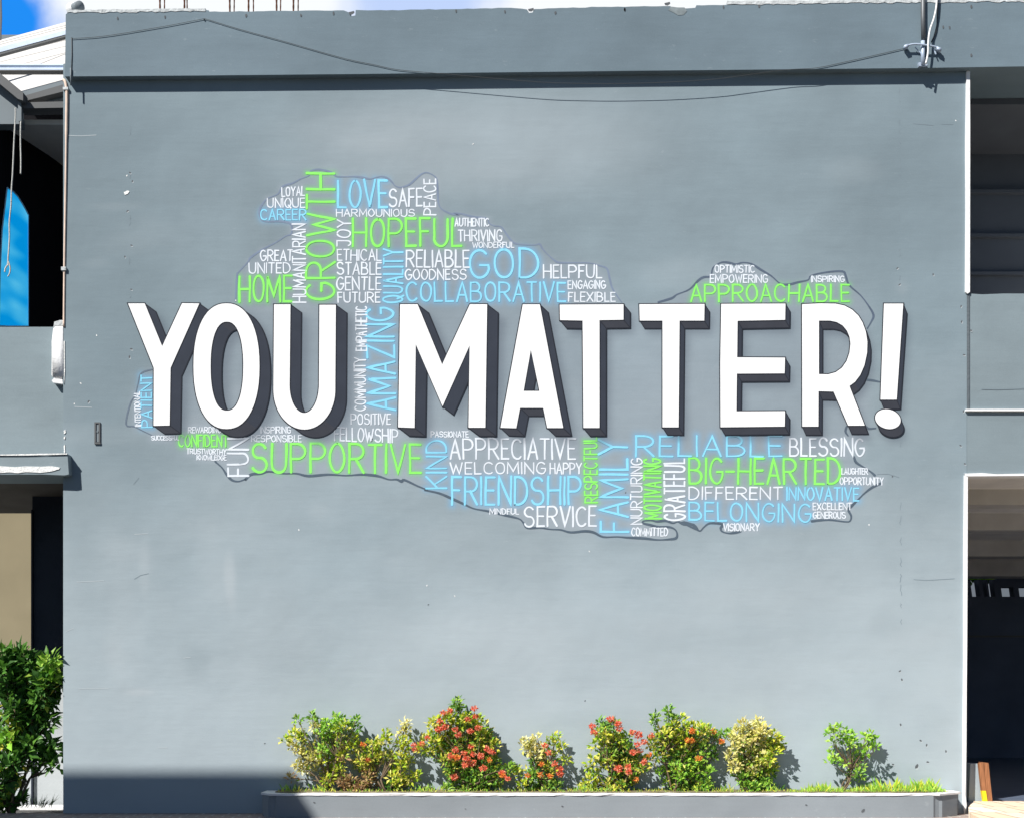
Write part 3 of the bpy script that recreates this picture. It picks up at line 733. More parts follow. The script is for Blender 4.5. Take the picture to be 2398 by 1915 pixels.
# right-hand bays: trim, spandrel, lintel, rooms
bm = B()
for ya, yb, xa, xb, xc, xd in ((166,684,2263,2272,2262,2271.5),):
    prism(bm, [(2263.5,168),(2267,165),(2271.5,168),(2272,300),(2271.5,684),(2266,688),(2261,684),(2262,500),(2261.5,330)], -.02, .10)
obj('white_trim', bm, M['white'], bld); bm = B()
prism(bm, [(2258.5,1112),(2266.5,1116),(2266,1300),(2265,1500),(2264,1600),(2263,1750),(2261,1860),(2264,1885),(2258,1907),(2255,1880),(2255.5,1700),(2257,1550),(2257,1300)], -.02, .10)
pbox(bm, 2262, 957.5, 2800, 962, -.028, .05)
prism(bm, [(2258,1108),(2300,1106.5),(2330,1109),(2398,1108),(2800,1108),(2800,1113),(2398,1113),(2300,1114),(2262,1114)], -.022, .12)
obj('white_trim', bm, M['white'], bld)
bm = B(); pbox(bm, 2264.5, 688, 2270.5, 957, -.006, .08); obj('wall_joint', bm, M['groove'], bld)
bm = B()
prism(bm, [(2270.5,688),(2300,690),(2350,688),(2800,689),(2800,957.5),(2270.5,957.5)], .003, .25)
prism(bm, [(2264.5,962),(2800,962),(2800,1108),(2264.5,1108)], .001, .25)
obj('spandrel', bm, M['spandrel'], bld)
XR0, XR1 = V(2264,0,0).x, V(3100,0,0).x
zf = lambda py: CZ + (HZ-py)*D/F
bm = B()                                     # upper balcony room
box(bm, XR0+.03, XR1, .26, 1.75, zf(700), zf(690)); obj('balcony_floor', bm, M['ceil'], bld)
bm = B()
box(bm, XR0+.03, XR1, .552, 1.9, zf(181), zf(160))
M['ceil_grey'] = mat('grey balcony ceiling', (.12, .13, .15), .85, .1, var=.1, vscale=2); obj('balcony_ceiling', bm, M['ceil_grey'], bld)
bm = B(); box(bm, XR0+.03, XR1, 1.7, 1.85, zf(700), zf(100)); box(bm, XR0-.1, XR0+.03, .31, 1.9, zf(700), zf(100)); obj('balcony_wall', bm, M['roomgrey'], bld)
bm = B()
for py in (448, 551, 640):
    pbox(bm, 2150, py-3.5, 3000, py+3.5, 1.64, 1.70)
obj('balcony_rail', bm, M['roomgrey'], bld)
# lower carport
ZC, ZFL = zf(1114), .09
bm = B(); box(bm, XR0-.2, XR1+6, .12, 9.6, ZC+.10, ZC+.3); obj('carport_ceiling', bm, M['ceil'], bld)
for y0_, y1_, d_ in ((1.35, 1.62, .16), (3.05, 3.3, .2), (5.6, 5.9, .22), (8.0, 8.4, .26)):
    bm = B(); box(bm, XR0-.2, XR1+6, y0_, y1_, ZC+.10-d_, ZC+.10); obj('ceiling_beam', bm, M['ceil_beam'], bld)
zb = lambda py, Y: CZ + (HZ-py)*(D+Y)/F
bm = B(); YB = 9.4
box(bm, XR0-.2, XR1+6, YB, YB+.2, -.1, zb(1396, YB))
for xa, xb in ((2268,2277),(2296,2304),(2313,2318),(2331,2347),(2376,2388)):
    a = V(xa, 1390, YB).x; b = V(xb, 1390, YB).x
    prism(bm, [Vector((a, YB, zb(1396,YB))), Vector((b, YB, zb(1396,YB))), Vector((b-.04, YB, zb(1356,YB))), Vector((a-.04, YB, zb(1356,YB)))], YB, YB+.2, raw=True)
box(bm, V(2333,0,YB).x, XR1+6, YB+.003, YB+.2, zb(1374,YB), zb(1354,YB))
box(bm, V(2416,0,YB).x, XR1+6, YB+.005, YB+.2, zb(1396,YB), zb(1374,YB))
box(bm, XR0-.2, XR0-.02, .31, YB+.2, -.1, ZC+.2)
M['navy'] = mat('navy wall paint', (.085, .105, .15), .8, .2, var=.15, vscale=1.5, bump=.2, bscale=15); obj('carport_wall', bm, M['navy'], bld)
bm = B(); pbox(bm, 2200, 1487, 3000, 1491, YB-.06, YB-.002); obj('wall_rail', bm, M['greydk'], bld)
def frost_mat():
    m = bpy.data.materials.new('hazy pane'); m.use_nodes = True; n = m.node_tree.nodes; n.clear(); L = m.node_tree.links
    t_ = n.new('ShaderNodeBsdfTransparent'); t_.inputs[0].default_value = (.42, .44, .47, 1); o = n.new('ShaderNodeOutputMaterial'); L.new(t_.outputs[0], o.inputs[0]); return m
bm = B(); pbox(bm, 2060, 1356, 2420, 1397, YB+.24, YB+.26)
M['frost'] = frost_mat(); obj('window_pane', bm, M['frost'], bld)
bm = B(); box(bm, XR0-.2, XR1+6, .10, 9.4, -.1, ZFL)
M['floor'] = mat('dark blue floor', (.11, .14, .20), .45, .4, var=.2, vscale=6, stretch=(.3, 3, 1)); obj('carport_floor', bm, M['floor'], bld)
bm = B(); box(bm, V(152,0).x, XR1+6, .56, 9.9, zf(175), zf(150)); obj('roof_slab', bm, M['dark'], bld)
# recessed wall fitting at the left
fx = thing
bm = B()
pbox(bm, 221, 988, 224.5, 1034, -.012, .0); pbox(bm, 231, 988, 234.5, 1034, -.012, .0); pbox(bm, 224.5, 988, 231, 991, -.0115, .0); pbox(bm, 221, 1034.5, 235, 1039, -.014, .0)
o = obj('wall_bracket', bm, M['greydk'], bld)
bm = B(); pbox(bm, 224.6, 991, 230.9, 1034, -.004, -.001); pbox(bm, 226, 1008, 229.5, 1012, -.009, -.003)
obj('slot', bm, M['greymd'], o)

# ================================================================== left annex
ann = thing('annex_building', 'grey annex at the left edge with a white sheet roof and dark openings', 'building', (-4.7, .6, 0))
def quad3(bm, pts, th, mi=0):
    """a sheet through 3-D points, given a real thickness along its normal"""
    v = [Vector(p) for p in pts]; n = (v[1]-v[0]).cross(v[2]-v[0]).normalized()
    f = [bm.verts.new(p) for p in v]; b = [bm.verts.new(p - n*th) for p in v]
    bm.faces.new(f).material_index = mi; bm.faces.new(b[::-1]).material_index = mi
    for i in range(len(v)):
        j = (i+1) % len(v); bm.faces.new((f[j], f[i], b[i], b[j])).material_index = mi
# roof plane: eave low in front, ridge behind
P0, P1, P2 = V(52, 219, 1.0), V(170, 183, 1.0), V(170, 48, 4.0)
RN = (P1-P0).cross(P2-P0).normalized()
def on_roof(px, py):
    o_ = Vector((0, -D, CZ)); d = Vector((px-CX, F, HZ-py)).normalized()
    return o_ + d*((P0-o_).dot(RN)/d.dot(RN))
bm = B(); quad3(bm, [on_roof(*p) for p in ((52,219),(170,183),(170,48),(-60,111),(-60,128))], .012)
roof = obj('roof', bm, M['sheet'], ann)
bm = B()
for (xa, ya, xb, yb) in ((-40,116,168,62),(-40,142,168,92),(-40,156,168,106),(30,176,168,122),(50,152,168,121),(-30,108,168,57)):
    a, b = on_roof(xa, ya), on_roof(xb, yb); tube(bm, [a, b], .008, 6)
M['ribm'] = mat('weathered sheet rib', (.40, .39, .38), .7, .2); obj('roof_rib', bm, M['ribm'], roof)
bm = B(); a0, b0 = on_roof(-60,138), on_roof(170,82); u = RN*(.05 if RN.y < 0 else -.05)
quad3(bm, [V(-60,134,1.6), V(170,75,1.6), V(170,85,1.6), V(-60,147,1.6)], .06, 0)
quad3(bm, [V(-60,147.4,1.59), V(170,85.4,1.59), V(170,89,1.59), V(-60,151.5,1.59)], .05, 1)
obj('roof_beam', bm, [M['steel'], M['greydk']], roof)
bm = B(); tube(bm, [V(-60,154.5,.95), V(170,154.5,.95)], .018, 8); pbox(bm, -60, 158.5, 170, 164, .93, .99); pbox(bm, -60, 164.4, 170, 166.6, .92, 1.0, 1)
obj('roof_beam', bm, [M['steel'], M['greydk']], roof)
bm = B(); prism(bm, [(-60,82),(50,82),(20,95),(-60,110)], 5.0, 5.2); obj('back_parapet', bm, M['greymd'], ann)
bm = B(); prism(bm, [(-60,124),(0,172),(54,217),(54,236),(42,232),(0,197),(-60,150)], .50, .62); prism(bm, [(44,228.5),(155,196),(155,213),(46,240)], .66, .80)
prism(bm, [(45,240.5),(155,238),(155,252.5),(46,254.5)], .60, .75); obj('fascia', bm, M['greydk'], ann)
bm = B(); prism(bm, [(52,215),(165,184.5),(165,194.5),(53,228)], .72, .86); prism(bm, [(56,239),(155,213.5),(155,229),(122,238)], .76, .84)
obj('fascia_board', bm, M['greymd'], ann)
bm = B(); prism(bm, [(-80,130),(0,197),(42,233),(45,285),(45,291),(-80,291)], .64, .78); prism(bm, [(42,236),(50,242),(50,284),(43,284)], .58, .63)
obj('gable_wall', bm, M['greymd'], ann)
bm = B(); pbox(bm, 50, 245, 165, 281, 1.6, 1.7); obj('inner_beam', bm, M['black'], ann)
bm = B(); zc_ = V(0, 282, .7).z; box(bm, -5.6, -4.0, .80, 2.6, zc_, zc_+.05); obj('porch_ceiling', bm, M['ceil_beam'], ann)
# dark oblique wall with the pointed opening
WA, WB = Vector((-5.12, .8, 0)), Vector((-4.82, 1.84, 0))
wn_ = (WB-WA).cross(Vector((0,0,1))).normalized()
def on_dark(px, py, off=0.0):
    o_ = Vector((0, -D, CZ)); d = Vector((px-CX, F, HZ-py)).normalized()
    return o_ + d*((WA + wn_*off - o_).dot(wn_)/d.dot(wn_))
arch = [(17,440),(30,448),(42,461),(52,477),(60,491),(66,503),(66,764),(-2,764),(0,640),(5,540)]
bm = B()
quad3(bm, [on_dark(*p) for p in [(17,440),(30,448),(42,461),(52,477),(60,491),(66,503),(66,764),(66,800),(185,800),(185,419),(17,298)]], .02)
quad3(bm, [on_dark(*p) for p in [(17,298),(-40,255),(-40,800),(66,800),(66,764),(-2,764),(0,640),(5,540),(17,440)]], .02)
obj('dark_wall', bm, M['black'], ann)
bm = B()
for a, b in zip(arch, arch[1:] + arch[:1]): tube(bm, [on_dark(*a, .012), on_dark(*b, .012)], .007, 6)
M['edge'] = mat('light blue frame', (.35, .62, .80), .5, .3)
win = obj('arched_window', bm, M['edge'], ann)
bm = B(); quad3(bm, [on_dark(*p, -.004) for p in arch], .004)
def glass_mat():
    m = bpy.data.materials.new('blue tinted glass'); m.use_nodes = True; t = m.node_tree; n = t.nodes; L = t.links; n.clear()
    tr = n.new('ShaderNodeBsdfTransparent'); df = n.new('ShaderNodeBsdfDiffuse'); df.inputs[0].default_value = (.0, .45, .8, 1)
    nn = n.new('ShaderNodeTexNoise'); nn.inputs['Scale'].default_value = 1.6; co = n.new('ShaderNodeTexCoord'); mpn = n.new('ShaderNodeMapping'); mpn.inputs['Scale'].default_value = (.6, .6, 1.6)
    L.new(co.outputs['Object'], mpn.inputs[0]); L.new(mpn.outputs[0], nn.inputs['Vector'])
    cr = n.new('ShaderNodeValToRGB'); cr.color_ramp.elements[0].position = .42; cr.color_ramp.elements[0].color = (.03, .56, .88, 1); cr.color_ramp.elements[1].position = .62; cr.color_ramp.elements[1].color = (.36, .78, .95, 1)
    L.new(nn.outputs['Fac'], cr.inputs[0]); L.new(cr.outputs[0], tr.inputs[0])
    ms = n.new('ShaderNodeMixShader'); ms.inputs[0].default_value = .08; o = n.new('ShaderNodeOutputMaterial')
    L.new(tr.outputs[0], ms.inputs[1]); L.new(df.outputs[0], ms.inputs[2]); L.new(ms.outputs[0], o.inputs[0]); return m
M['glass'] = glass_mat()
obj('pane', bm, M['glass'], win)
# balcony front, ledge, ground-floor opening
bm = B(); pbox(bm, -1100, 766, 153, 1070, .06, .3); obj('balcony_front', bm, M['spandrel'], ann)
bm = B()
prism(bm, [(-1100,1068),(0,1067),(60,1066),(110,1067),(158,1062),(161,1110),(150,1112),(100,1110),(-1100,1112)], -.10, .40)
led = obj('ledge', bm, M['spandrel'], ann)
bm = B()
ptop = [(-250,1092),(0,1090.5),(35,1093),(60,1091),(95,1092),(120,1090.5),(140,1094),(138,1098)]
pbot = [(120,1103),(95,1106),(60,1104.5),(42,1107),(20,1105),(0,1106.5),(-250,1106)]
prism(bm, ptop + pbot, -.106, -.09); prism(bm, [(-250,1063.5),(0,1063.5),(60,1062),(157,1060.5),(157,1063.2),(60,1065.5),(-250,1066.2)], -.112, -.08)
obj('flaking_paint', bm, M['chip'], led)
bm = B()
pbox(bm, -300, 1100, 76, 1192, 2.4, 2.6, 1); pbox(bm, 72.5, 1193, 76, 1930, 1.36, 1.40, 0)
obj('porch_frame', bm, [M['dark'], M['soffit']], ann)
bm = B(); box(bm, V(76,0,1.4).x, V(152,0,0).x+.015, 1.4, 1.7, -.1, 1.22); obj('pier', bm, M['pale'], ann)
bm = B(); box(bm, V(76,0,1.4).x, V(152,0,0).x+.015, 1.396, 1.7, 1.2201, zf(1111)+.02); obj('shaded_pier', bm, M['dark'], ann)  # upper part of the pier, the ledge's shadow put into its dark colour
bm = B(); box(bm, -12, V(150,0,7).x, 7.0, 7.2, -.1, 6.0); obj('porch_wall', bm, M['beige'], ann)
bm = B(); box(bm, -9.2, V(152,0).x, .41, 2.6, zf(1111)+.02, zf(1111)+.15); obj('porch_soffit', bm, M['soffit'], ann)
bm = B(); box(bm, -12, V(76,0,1.42).x-.002, 1.42, 1.55, -.1, V(0,1640,1.42).z); obj('low_wall', bm, M['pale'], ann)
sheet_soil = None
bm = B(); box(bm, -12, V(152,0,0).x+.015, 1.0, 1.295, -.1, V(0,1889,1.0).z); obj('kerb', bm, M['white'], ann)
bm = B(); box(bm, -12, V(152,0).x, 1.71, 6.99, -.1, .03); obj('porch_floor', bm, M['pale'], ann)
bm = B(); box(bm, -5.9, V(150,0).x, .31, 2.7, zf(768)-.05, zf(768)); obj('balcony_floor', bm, M['dark'], ann)
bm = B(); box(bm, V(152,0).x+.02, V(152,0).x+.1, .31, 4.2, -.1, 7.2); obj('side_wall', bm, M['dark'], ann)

# ================================================================== ground
def sheet(name, x0, x1, y0, y1, z, m, kind='structure'):
    bm = B(); vs_ = [bm.verts.new(p) for p in ((x0,y0,z),(x1,y0,z),(x1,y1,z),(x0,y1,z))]; bm.faces.new(vs_)
    o = obj(name, bm, m); o['kind'] = kind; return o
sheet('ground', -250, 250, -250, 400, -.06, M['asphalt'])
sheet('driveway', -40, 40, -30, -1.6, -.05, M['asphalt'])
bm = B(); box(bm, -14, V(2262,0).x, -1.6, .0, -.2, -.004); pav = obj('pavement', bm, M['paver']); pav['kind'] = 'structure'
bm = B(); xs = V(2262,0).x
prof = [(V(px,0,yy).x, yy) for px, yy in ((2284,.05),(2274,-.25),(2268,-.6),(2268,-.95),(2276,-1.3),(2294,-1.65),(2340,-2.0))]
pl = [Vector((x, y, ZFL+.012)) for x, y in prof] + [Vector((14,-2.2,ZFL+.012)), Vector((14,.099,ZFL+.012)), Vector((prof[0][0],.099,ZFL+.012))]
f = [bm.verts.new(p) for p in pl]; g = [bm.verts.new((p.x, p.y, -.1)) for p in pl]; bm.faces.new(f); bm.faces.new(g[::-1])
for i in range(len(pl)): j = (i+1) % len(pl); bm.faces.new((f[j], f[i], g[i], g[j]))
o = obj('tiled_step', bm, M['tile']); o['kind'] = 'structure'
bm = B(); box(bm, V(2262,0).x, 14, -1.6, -.625, -.2, -.004); o = obj('pavement', bm, M['paver']); o['kind'] = 'structure'

# plain house added out of the frame to shade the foot of the mural wall
nb = thing('shade_house', 'unseen flat-roofed house across the yard, added to cast the wall-foot shadow', 'house', (-10.5, -7.4, 0))
bm = B(); box(bm, -15, -7.38, -9.0, -5.95, -.1, 7.9); obj('wall', bm, M['pale'], nb)  # body of the added unseen house
bm = B(); box(bm, -15.1, -7.35, -9.1, -5.9, 7.9, 8.06); obj('roof', bm, M['coping'], nb)  # top of the added unseen house
for k in range(2):
    bm = B(); box(bm, -13.6 + 3*k, -12.2 + 3*k, -5.95, -5.90, 1.0, 2.3); obj('shade_house_window', bm, M['dark'], nb)

# ================================================================== planter
pln = thing('planter', 'long low grey concrete planter at the foot of the mural wall', 'planter', (0, -.3, 0))
PF = -.45
def plan(front, yb, xl0, xl1, xr0, xr1):     # chamfered plan, x from photo columns
    return [(V(xl1,0,front).x, front), (V(xr0,0,front).x, front), (V(xr1,0,front+.16).x, front+.22), (V(xr1,0,front+.16).x, yb), (V(xl0,0,front+.1).x, yb), (V(xl0,0,front+.1).x, front+.14)]
RZ = V(0, 1862, PF).z
def slab(bm, pl, z0, z1, mi=0):
    f = [bm.verts.new((x, y, z1)) for x, y in pl]; g = [bm.verts.new((x, y, z0)) for x, y in pl]
    bm.faces.new(f).material_index = mi; bm.faces.new(g[::-1]).material_index = mi
    for i in range(len(pl)):
        j = (i+1) % len(pl); bm.faces.new((f[j], f[i], g[i], g[j])).material_index = mi
op = plan(PF, -.012, 610, 634, 2199, 2254)
bm = B(); slab(bm, op, -.1, RZ)
ed = [e for e in bm.edges if abs(e.verts[0].co.z - e.verts[1].co.z) > .1 and e.verts[0].co.y < -.2]
bmesh.ops.bevel(bm, geom=ed, offset=.05, segments=3, affect='EDGES')
obj('planter_wall', bm, M['planter'], pln)
ip = [(a*0.985, b + .09 if b < -.1 else b - .0) for a, b in op]
ip = [(op[0][0]+.08, PF+.10), (op[1][0]-.08, PF+.10), (op[2][0]-.12, op[2][1]+.03), (op[3][0]-.12, -.013), (op[4][0]+.12, -.013), (op[5][0]+.12, op[5][1]+.03)]
bm = B(); slab(bm, op, RZ + .0005, RZ + .018)
for v in bm.verts: v.co.x *= 1.001; v.co.y = v.co.y*1.012 if v.co.y < -.1 else v.co.y
bmesh.ops.subdivide_edges(bm, edges=[e for e in bm.edges if e.calc_length() > 2], cuts=70)
for v in bm.verts:
    if v.co.y < -.3: v.co.y += rj.uniform(-.006, .004); v.co.z += rj.uniform(-.003, .003)
obj('rim', bm, M['white'], pln)
bm = B(); slab(bm, ip, RZ + .0185, RZ + .022); bmesh.ops.subdivide_edges(bm, edges=[e for e in bm.edges if e.calc_length() > 2], cuts=60)
for v in bm.verts: v.co.z += rj.uniform(0, .006) if v.co.z > RZ+.02 else 0
obj('soil', bm, M['soil'], pln)
SOIL = RZ + .02
rp3 = Ribbon()
def pit3(px, py, s=3.2, a0=0.3):
    d = D + PF; n = 7; c = V(px, py, PF); k = d/F
    b0 = len(rp3.v)
    for i in range(n):
        a = 2*math.pi*i/n; u, w = s*math.cos(a), .55*s*math.sin(a)
        rp3.v.append(Vector((c.x + (u*math.cos(a0)-w*math.sin(a0))*k, PF-.003, c.z - (u*math.sin(a0)+w*math.cos(a0))*k))); rp3.c.append((0,0,0))
    rp3.f.append(tuple(range(b0, b0+n))); rp3.m.append(0)
for p in ((736,1878),(1317,1887),(1888,1884)): pit3(*p, 3)
pit3(2021,1897, 5.5, -.8); pit3(1090,1893,2)
obj('pits', rp3, M['pit'], pln)['kind'] = 'stuff'

# ================================================================== plants
class Leaves:
    def __init__(s): s.v = []; s.f = []; s.c = []
    def leaf(s, p, d, up, L_, wd, col, fold=.25):
        d = d.normalized(); side = d.cross(up)
        if side.length < .05: side = d.cross(Vector((1,0,0)))
        side.normalize(); nrm = side.cross(d).normalized()
        b = len(s.v); mid = p + d*L_*.5 - nrm*L_*.04
        tip = p + d*L_ - nrm*L_*.14
        pts = [p, mid + side*wd/2 + nrm*wd*fold, tip, mid - side*wd/2 + nrm*wd*fold, p + d*L_*.48 - nrm*L_*.02]
        s.v += pts; s.c += [col]*5
        s.f += [(b, b+1, b+4), (b+1, b+2, b+4), (b+2, b+3, b+4), (b+3, b, b+4)]
    def __call__(s, me):
        me.from_pydata([tuple(v) for v in s.v], [], s.f)
        at = me.color_attributes.new('col', 'FLOAT_COLOR', 'POINT')
        at.data.foreach_set('color', np.array([(*c, 1) for c in s.c], np.float32).ravel())
def rv(r, k=1.0): return Vector((r.gauss(0,1), r.gauss(0,1), r.gauss(0,1)))*k
PAL = {
 'yg': [(.52,.60,.04),(.70,.68,.07),(.36,.54,.03),(.82,.76,.18),(.24,.40,.02)],
 'pale': [(.82,.76,.30),(.76,.72,.22),(.86,.82,.48),(.58,.58,.12),(.80,.68,.26)],
 'green': [(.14,.34,.035),(.22,.44,.05),(.30,.52,.06),(.09,.22,.03),(.38,.56,.08)],
 'deep': [(.06,.17,.03),(.09,.24,.035),(.13,.30,.04),(.045,.12,.025)],
 'mix': [(.48,.56,.05),(.68,.62,.09),(.22,.42,.04),(.12,.26,.03),(.78,.68,.18)],
 'dry': [(.42,.26,.12),(.50,.34,.18),(.34,.20,.10),(.52,.44,.16)],
 'bright': [(.28,.56,.05),(.38,.64,.07),(.18,.40,.04),(.50,.70,.10)],
}
CORAL = [(.88,.22,.12),(.90,.30,.18),(.82,.14,.07),(.90,.42,.28)]
ORANGE = [(.86,.34,.06),(.90,.22,.08),(.82,.45,.10)]
def bush(name, label, base, clusters, flowers=(), Yc=-.145, depth=.085, leaf=.047, rad=.050, per=40, filler=0, fillbox=None, fpal='deep', group='flowering shrubs in the planter', cat='shrub', seed=1, stems=True, fl_r=.029, stem_r=.0045, trunk=5, twig=.35):
    r = random.Random(seed)
    bp = V(base[0], base[1], Yc); bp.z = SOIL if cat == 'shrub' and Yc < -.1 and group else bp.z
    t = thing(name, label, cat, tuple(bp), group)
    lv = Leaves(); st = B()
    cs = []
    for c in clusters:
        x, y, pal = c[0], c[1], c[2]; k = c[3] if len(c) > 3 else 1.0
        cs.append((V(x, y, Yc + r.uniform(-depth, depth)), pal, k))
    hubs = []
    for i in range(trunk):
        q = cs[r.randrange(len(cs))][0]
        h = bp.lerp(q, r.uniform(.35, .55)) + rv(r, .015); h.z = max(h.z, bp.z + .03)
        hubs.append(h); b_ = bp + Vector((r.uniform(-.03,.03), r.uniform(-.03,.03), -.012))
        tube(st, smooth_path([b_, b_.lerp(h, .5) + rv(r, .012), h], 4), [stem_r*2.0]*8 + [stem_r*1.5], 6)
    for p, pal, k in cs:
        h = min(hubs, key=lambda q: (q-p).length + (0 if q.z < p.z else .5))
        tube(st, smooth_path([h, h.lerp(p, .5) + rv(r, .02), p], 4), [stem_r*1.3]*4 + [stem_r*.8]*5, 5)
        P = PAL[pal]
        for _ in range(int(per*k)):
            o = rv(r); o.normalize(); rr_ = rad*k**.5*(r.random()**.5)
            pos = p + Vector((o.x, o.y, o.z*.9))*rr_
            d = o*.8 + Vector((0,-.25,.45)) + rv(r, .35)
            c = r.choice(P); f_ = r.uniform(.75, 1.15)
            lv.leaf(pos, d, Vector((-.45,-.55,.75)) + rv(r, .38), leaf*r.uniform(.7,1.25), leaf*r.uniform(.42,.6), tuple(min(.85, q*f_) for q in c))
        for _ in range(int(per*twig*k)):       # leaves down the twig
            q = h.lerp(p, r.uniform(.35, .95)) + rv(r, .022)
            c = r.choice(PAL[fpal] + P); lv.leaf(q, rv(r) + Vector((0,0,.3)), Vector((0,0,1)) + rv(r,.5), leaf*r.uniform(.7,1.1), leaf*r.uniform(.35,.5), c)
    if filler and fillbox:
        poly = fillbox
        xs_ = [p[0] for p in poly]; ys_ = [p[1] for p in poly]; n = 0
        def pin(x, y):
            c = False
            for i in range(len(poly)):
                xa, ya = poly[i]; xb, yb = poly[(i+1) % len(poly)]
                if (ya > y) != (yb > y) and x < (xb-xa)*(y-ya)/(yb-ya)+xa: c = not c
            return c
        while n < filler:
            x, y = r.uniform(min(xs_), max(xs_)), r.uniform(min(ys_), max(ys_))
            if not pin(x, y): continue
            n += 1
            q = V(x, y, Yc + r.uniform(-depth, depth)*.9 + .02); c = r.choice(PAL[fpal] + PAL['mix'][:2])
            lv.leaf(q, rv(r) + Vector((0,-.1,.3)), Vector((0,-.2,1)) + rv(r,.6), leaf*r.uniform(.7,1.2), leaf*r.uniform(.38,.55), c)
    obj('foliage', lv, M['leaf'], t); obj('stem', st, M['stem'], t, True)
    for f in flowers:
        k = f[3] if len(f) > 3 else 1.0; pal = ORANGE if len(f) > 2 and f[2] == 'o' else CORAL
        p = V(f[0], f[1], Yc - depth - .01 + r.uniform(-.03, .02)); fl = Leaves()
        if pal is CORAL or True:
            h = min(hubs, key=lambda q: (q-p).length)
        for _ in range(int(95*k)):
            o = rv(r); o.normalize(); o.y = -abs(o.y)*.8; o.z = o.z*.8 + .15
            c = r.choice(pal)
            fl.leaf(p + o*fl_r*k**.5*r.uniform(.35, 1), o + rv(r,.5), rv(r), .018*r.uniform(.8,1.3), .012, c, .1)
        fo = obj('flower_cluster', fl, M['petal'], t)
    return t
A_ = lambda pts, pal, k=1.0: [(640+x/3.85, 1600+y/3.85, pal, k) for x, y in pts]
B_z = lambda pts, pal, k=1.0: [(1150+x/3.593, 1600+y/3.593, pal, k) for x, y in pts]
C_z = lambda pts, pal, k=1.0: [(1650+x/3.317, 1600+y/3.317, pal, k) for x, y in pts]
bush('ixora_shrub', 'leftmost planter shrub, airy yellow-green crown without open flowers', (770,1856),
     A_([(225,335),(350,290),(365,330),(740,330),(745,395),(700,400)], 'green', .7) + A_([(570,310),(620,330),(480,360),(540,360),(600,390),(480,430),(430,430),(500,500),(480,560),(430,600),(500,620)], 'bright', .9) +
     A_([(215,440),(250,480),(190,470),(110,500),(640,380),(560,420)], 'yg', .9) + A_([(180,560),(230,600),(250,650),(350,690),(220,740),(260,760),(330,780),(300,640),(400,650),(380,390)], 'pale', .8) +
     A_([(600,600),(640,560),(620,650),(560,690),(470,790),(520,830),(560,760),(430,700),(480,870),(600,780)], 'yg', .8) + A_([(640,690),(150,850)], 'dry', .5),
     seed=11, fpal='mix', trunk=7)
bush('ixora_shrub', 'straggly planter shrub second from the left, with browned dry leaves at its foot', (905,1857),
     A_([(730,500),(700,560),(770,570),(1010,460),(1020,510),(950,530),(900,540),(960,580),(870,600)], 'yg', .8) + A_([(1190,355),(1195,400),(1180,440)], 'pale', .6) + A_([(1150,530),(1200,510),(1200,570),(1100,640),(1160,660),(1230,700),(1150,740),(1100,790),(1290,830),(1240,860),(1180,890),(1080,840),(1120,900)], 'yg', .8) +
     A_([(920,640),(980,650),(780,690),(750,730),(820,740),(850,680),(900,700)], 'mix', .9) + A_([(690,880),(640,900),(730,890),(790,930),(680,950),(760,960),(860,850),(900,900),(850,780),(620,860)], 'dry', .9) + A_([(1050,920),(1090,950)], 'deep', .8),
     [(850,1744,'o',.5),(862,1778,'c',.5)], seed=12, fpal='mix', trunk=6)
cl3 = [(x, y) for x, y in [(1640,180),(1670,160),(1680,210),(1640,230),(1600,300),(1560,330),(1480,340),(1440,370),(1800,330),(1740,300),(1850,330),(1880,380),(1700,370),(1640,350),(1420,480),(1380,500),(1340,590),(1410,620),(1470,520),(1540,520),(1520,600),(1600,460),(1560,430),(1700,470),(1760,500),(1820,470),(1880,470),(1930,440),(1960,500),(1620,540),(1700,560),(1780,620),(1850,560),(1920,540),(1990,560),(1560,680),(1640,700),(1700,640),(1980,640),(2000,700),(1920,700),(1850,720),(1600,760),(1680,800),(1760,780),(1840,820),(1940,780),(2020,780),(1580,790),(1720,860),(1640,900),(1800,900),(1900,880),(2000,880),(2080,840),(1560,960),(1740,960),(1880,950),(2130,770),(1470,640)]]
bush('ixora_shrub', 'largest planter shrub, tall and dense with many coral flower heads', (1100,1858),
     A_(cl3[:4], 'green', .7) + A_(cl3[4:26], 'yg', .95) + A_(cl3[26:44], 'mix', 1.0) + A_(cl3[44:], 'green', .9),
     [(640+x/3.85, 1600+y/3.85, 'c', k) for x, y, k in [(1530,265,.7),(1590,250,.8),(1815,225,.9),(1825,300,.7),(1750,320,.5),(1500,340,.7),(1545,395,1.3),(1490,415,1.2),(1640,415,.6),(1670,465,.8),(1775,430,.9),(1845,400,.8),(1390,490,.6),(1340,550,1),(1280,590,.9),(1265,555,.5),(1645,600,.9),(1600,660,.9),(1720,630,.6),(1780,570,.5),(1800,640,.7),(1870,655,.9),(1930,590,.8),(1970,620,.8),(1745,680,1.1),(1795,720,1.1),(1730,735,.9),(1895,765,1),(1630,845,1.2),(2060,810,.9),(2115,860,.5)]] + [(640+1655/3.85, 1600+670/3.85, 'o', .9), (640+1950/3.85, 1600+690/3.85, 'o', .5), (640+2070/3.85,1600+830/3.85,'o',.6)],
     filler=900, fillbox=[(640+x/3.85, 1600+y/3.85) for x, y in [(1500,330),(1680,180),(1820,300),(1950,420),(2010,620),(2090,860),(2090,970),(1560,980),(1600,720),(1420,640),(1420,480)]], seed=13, trunk=8)
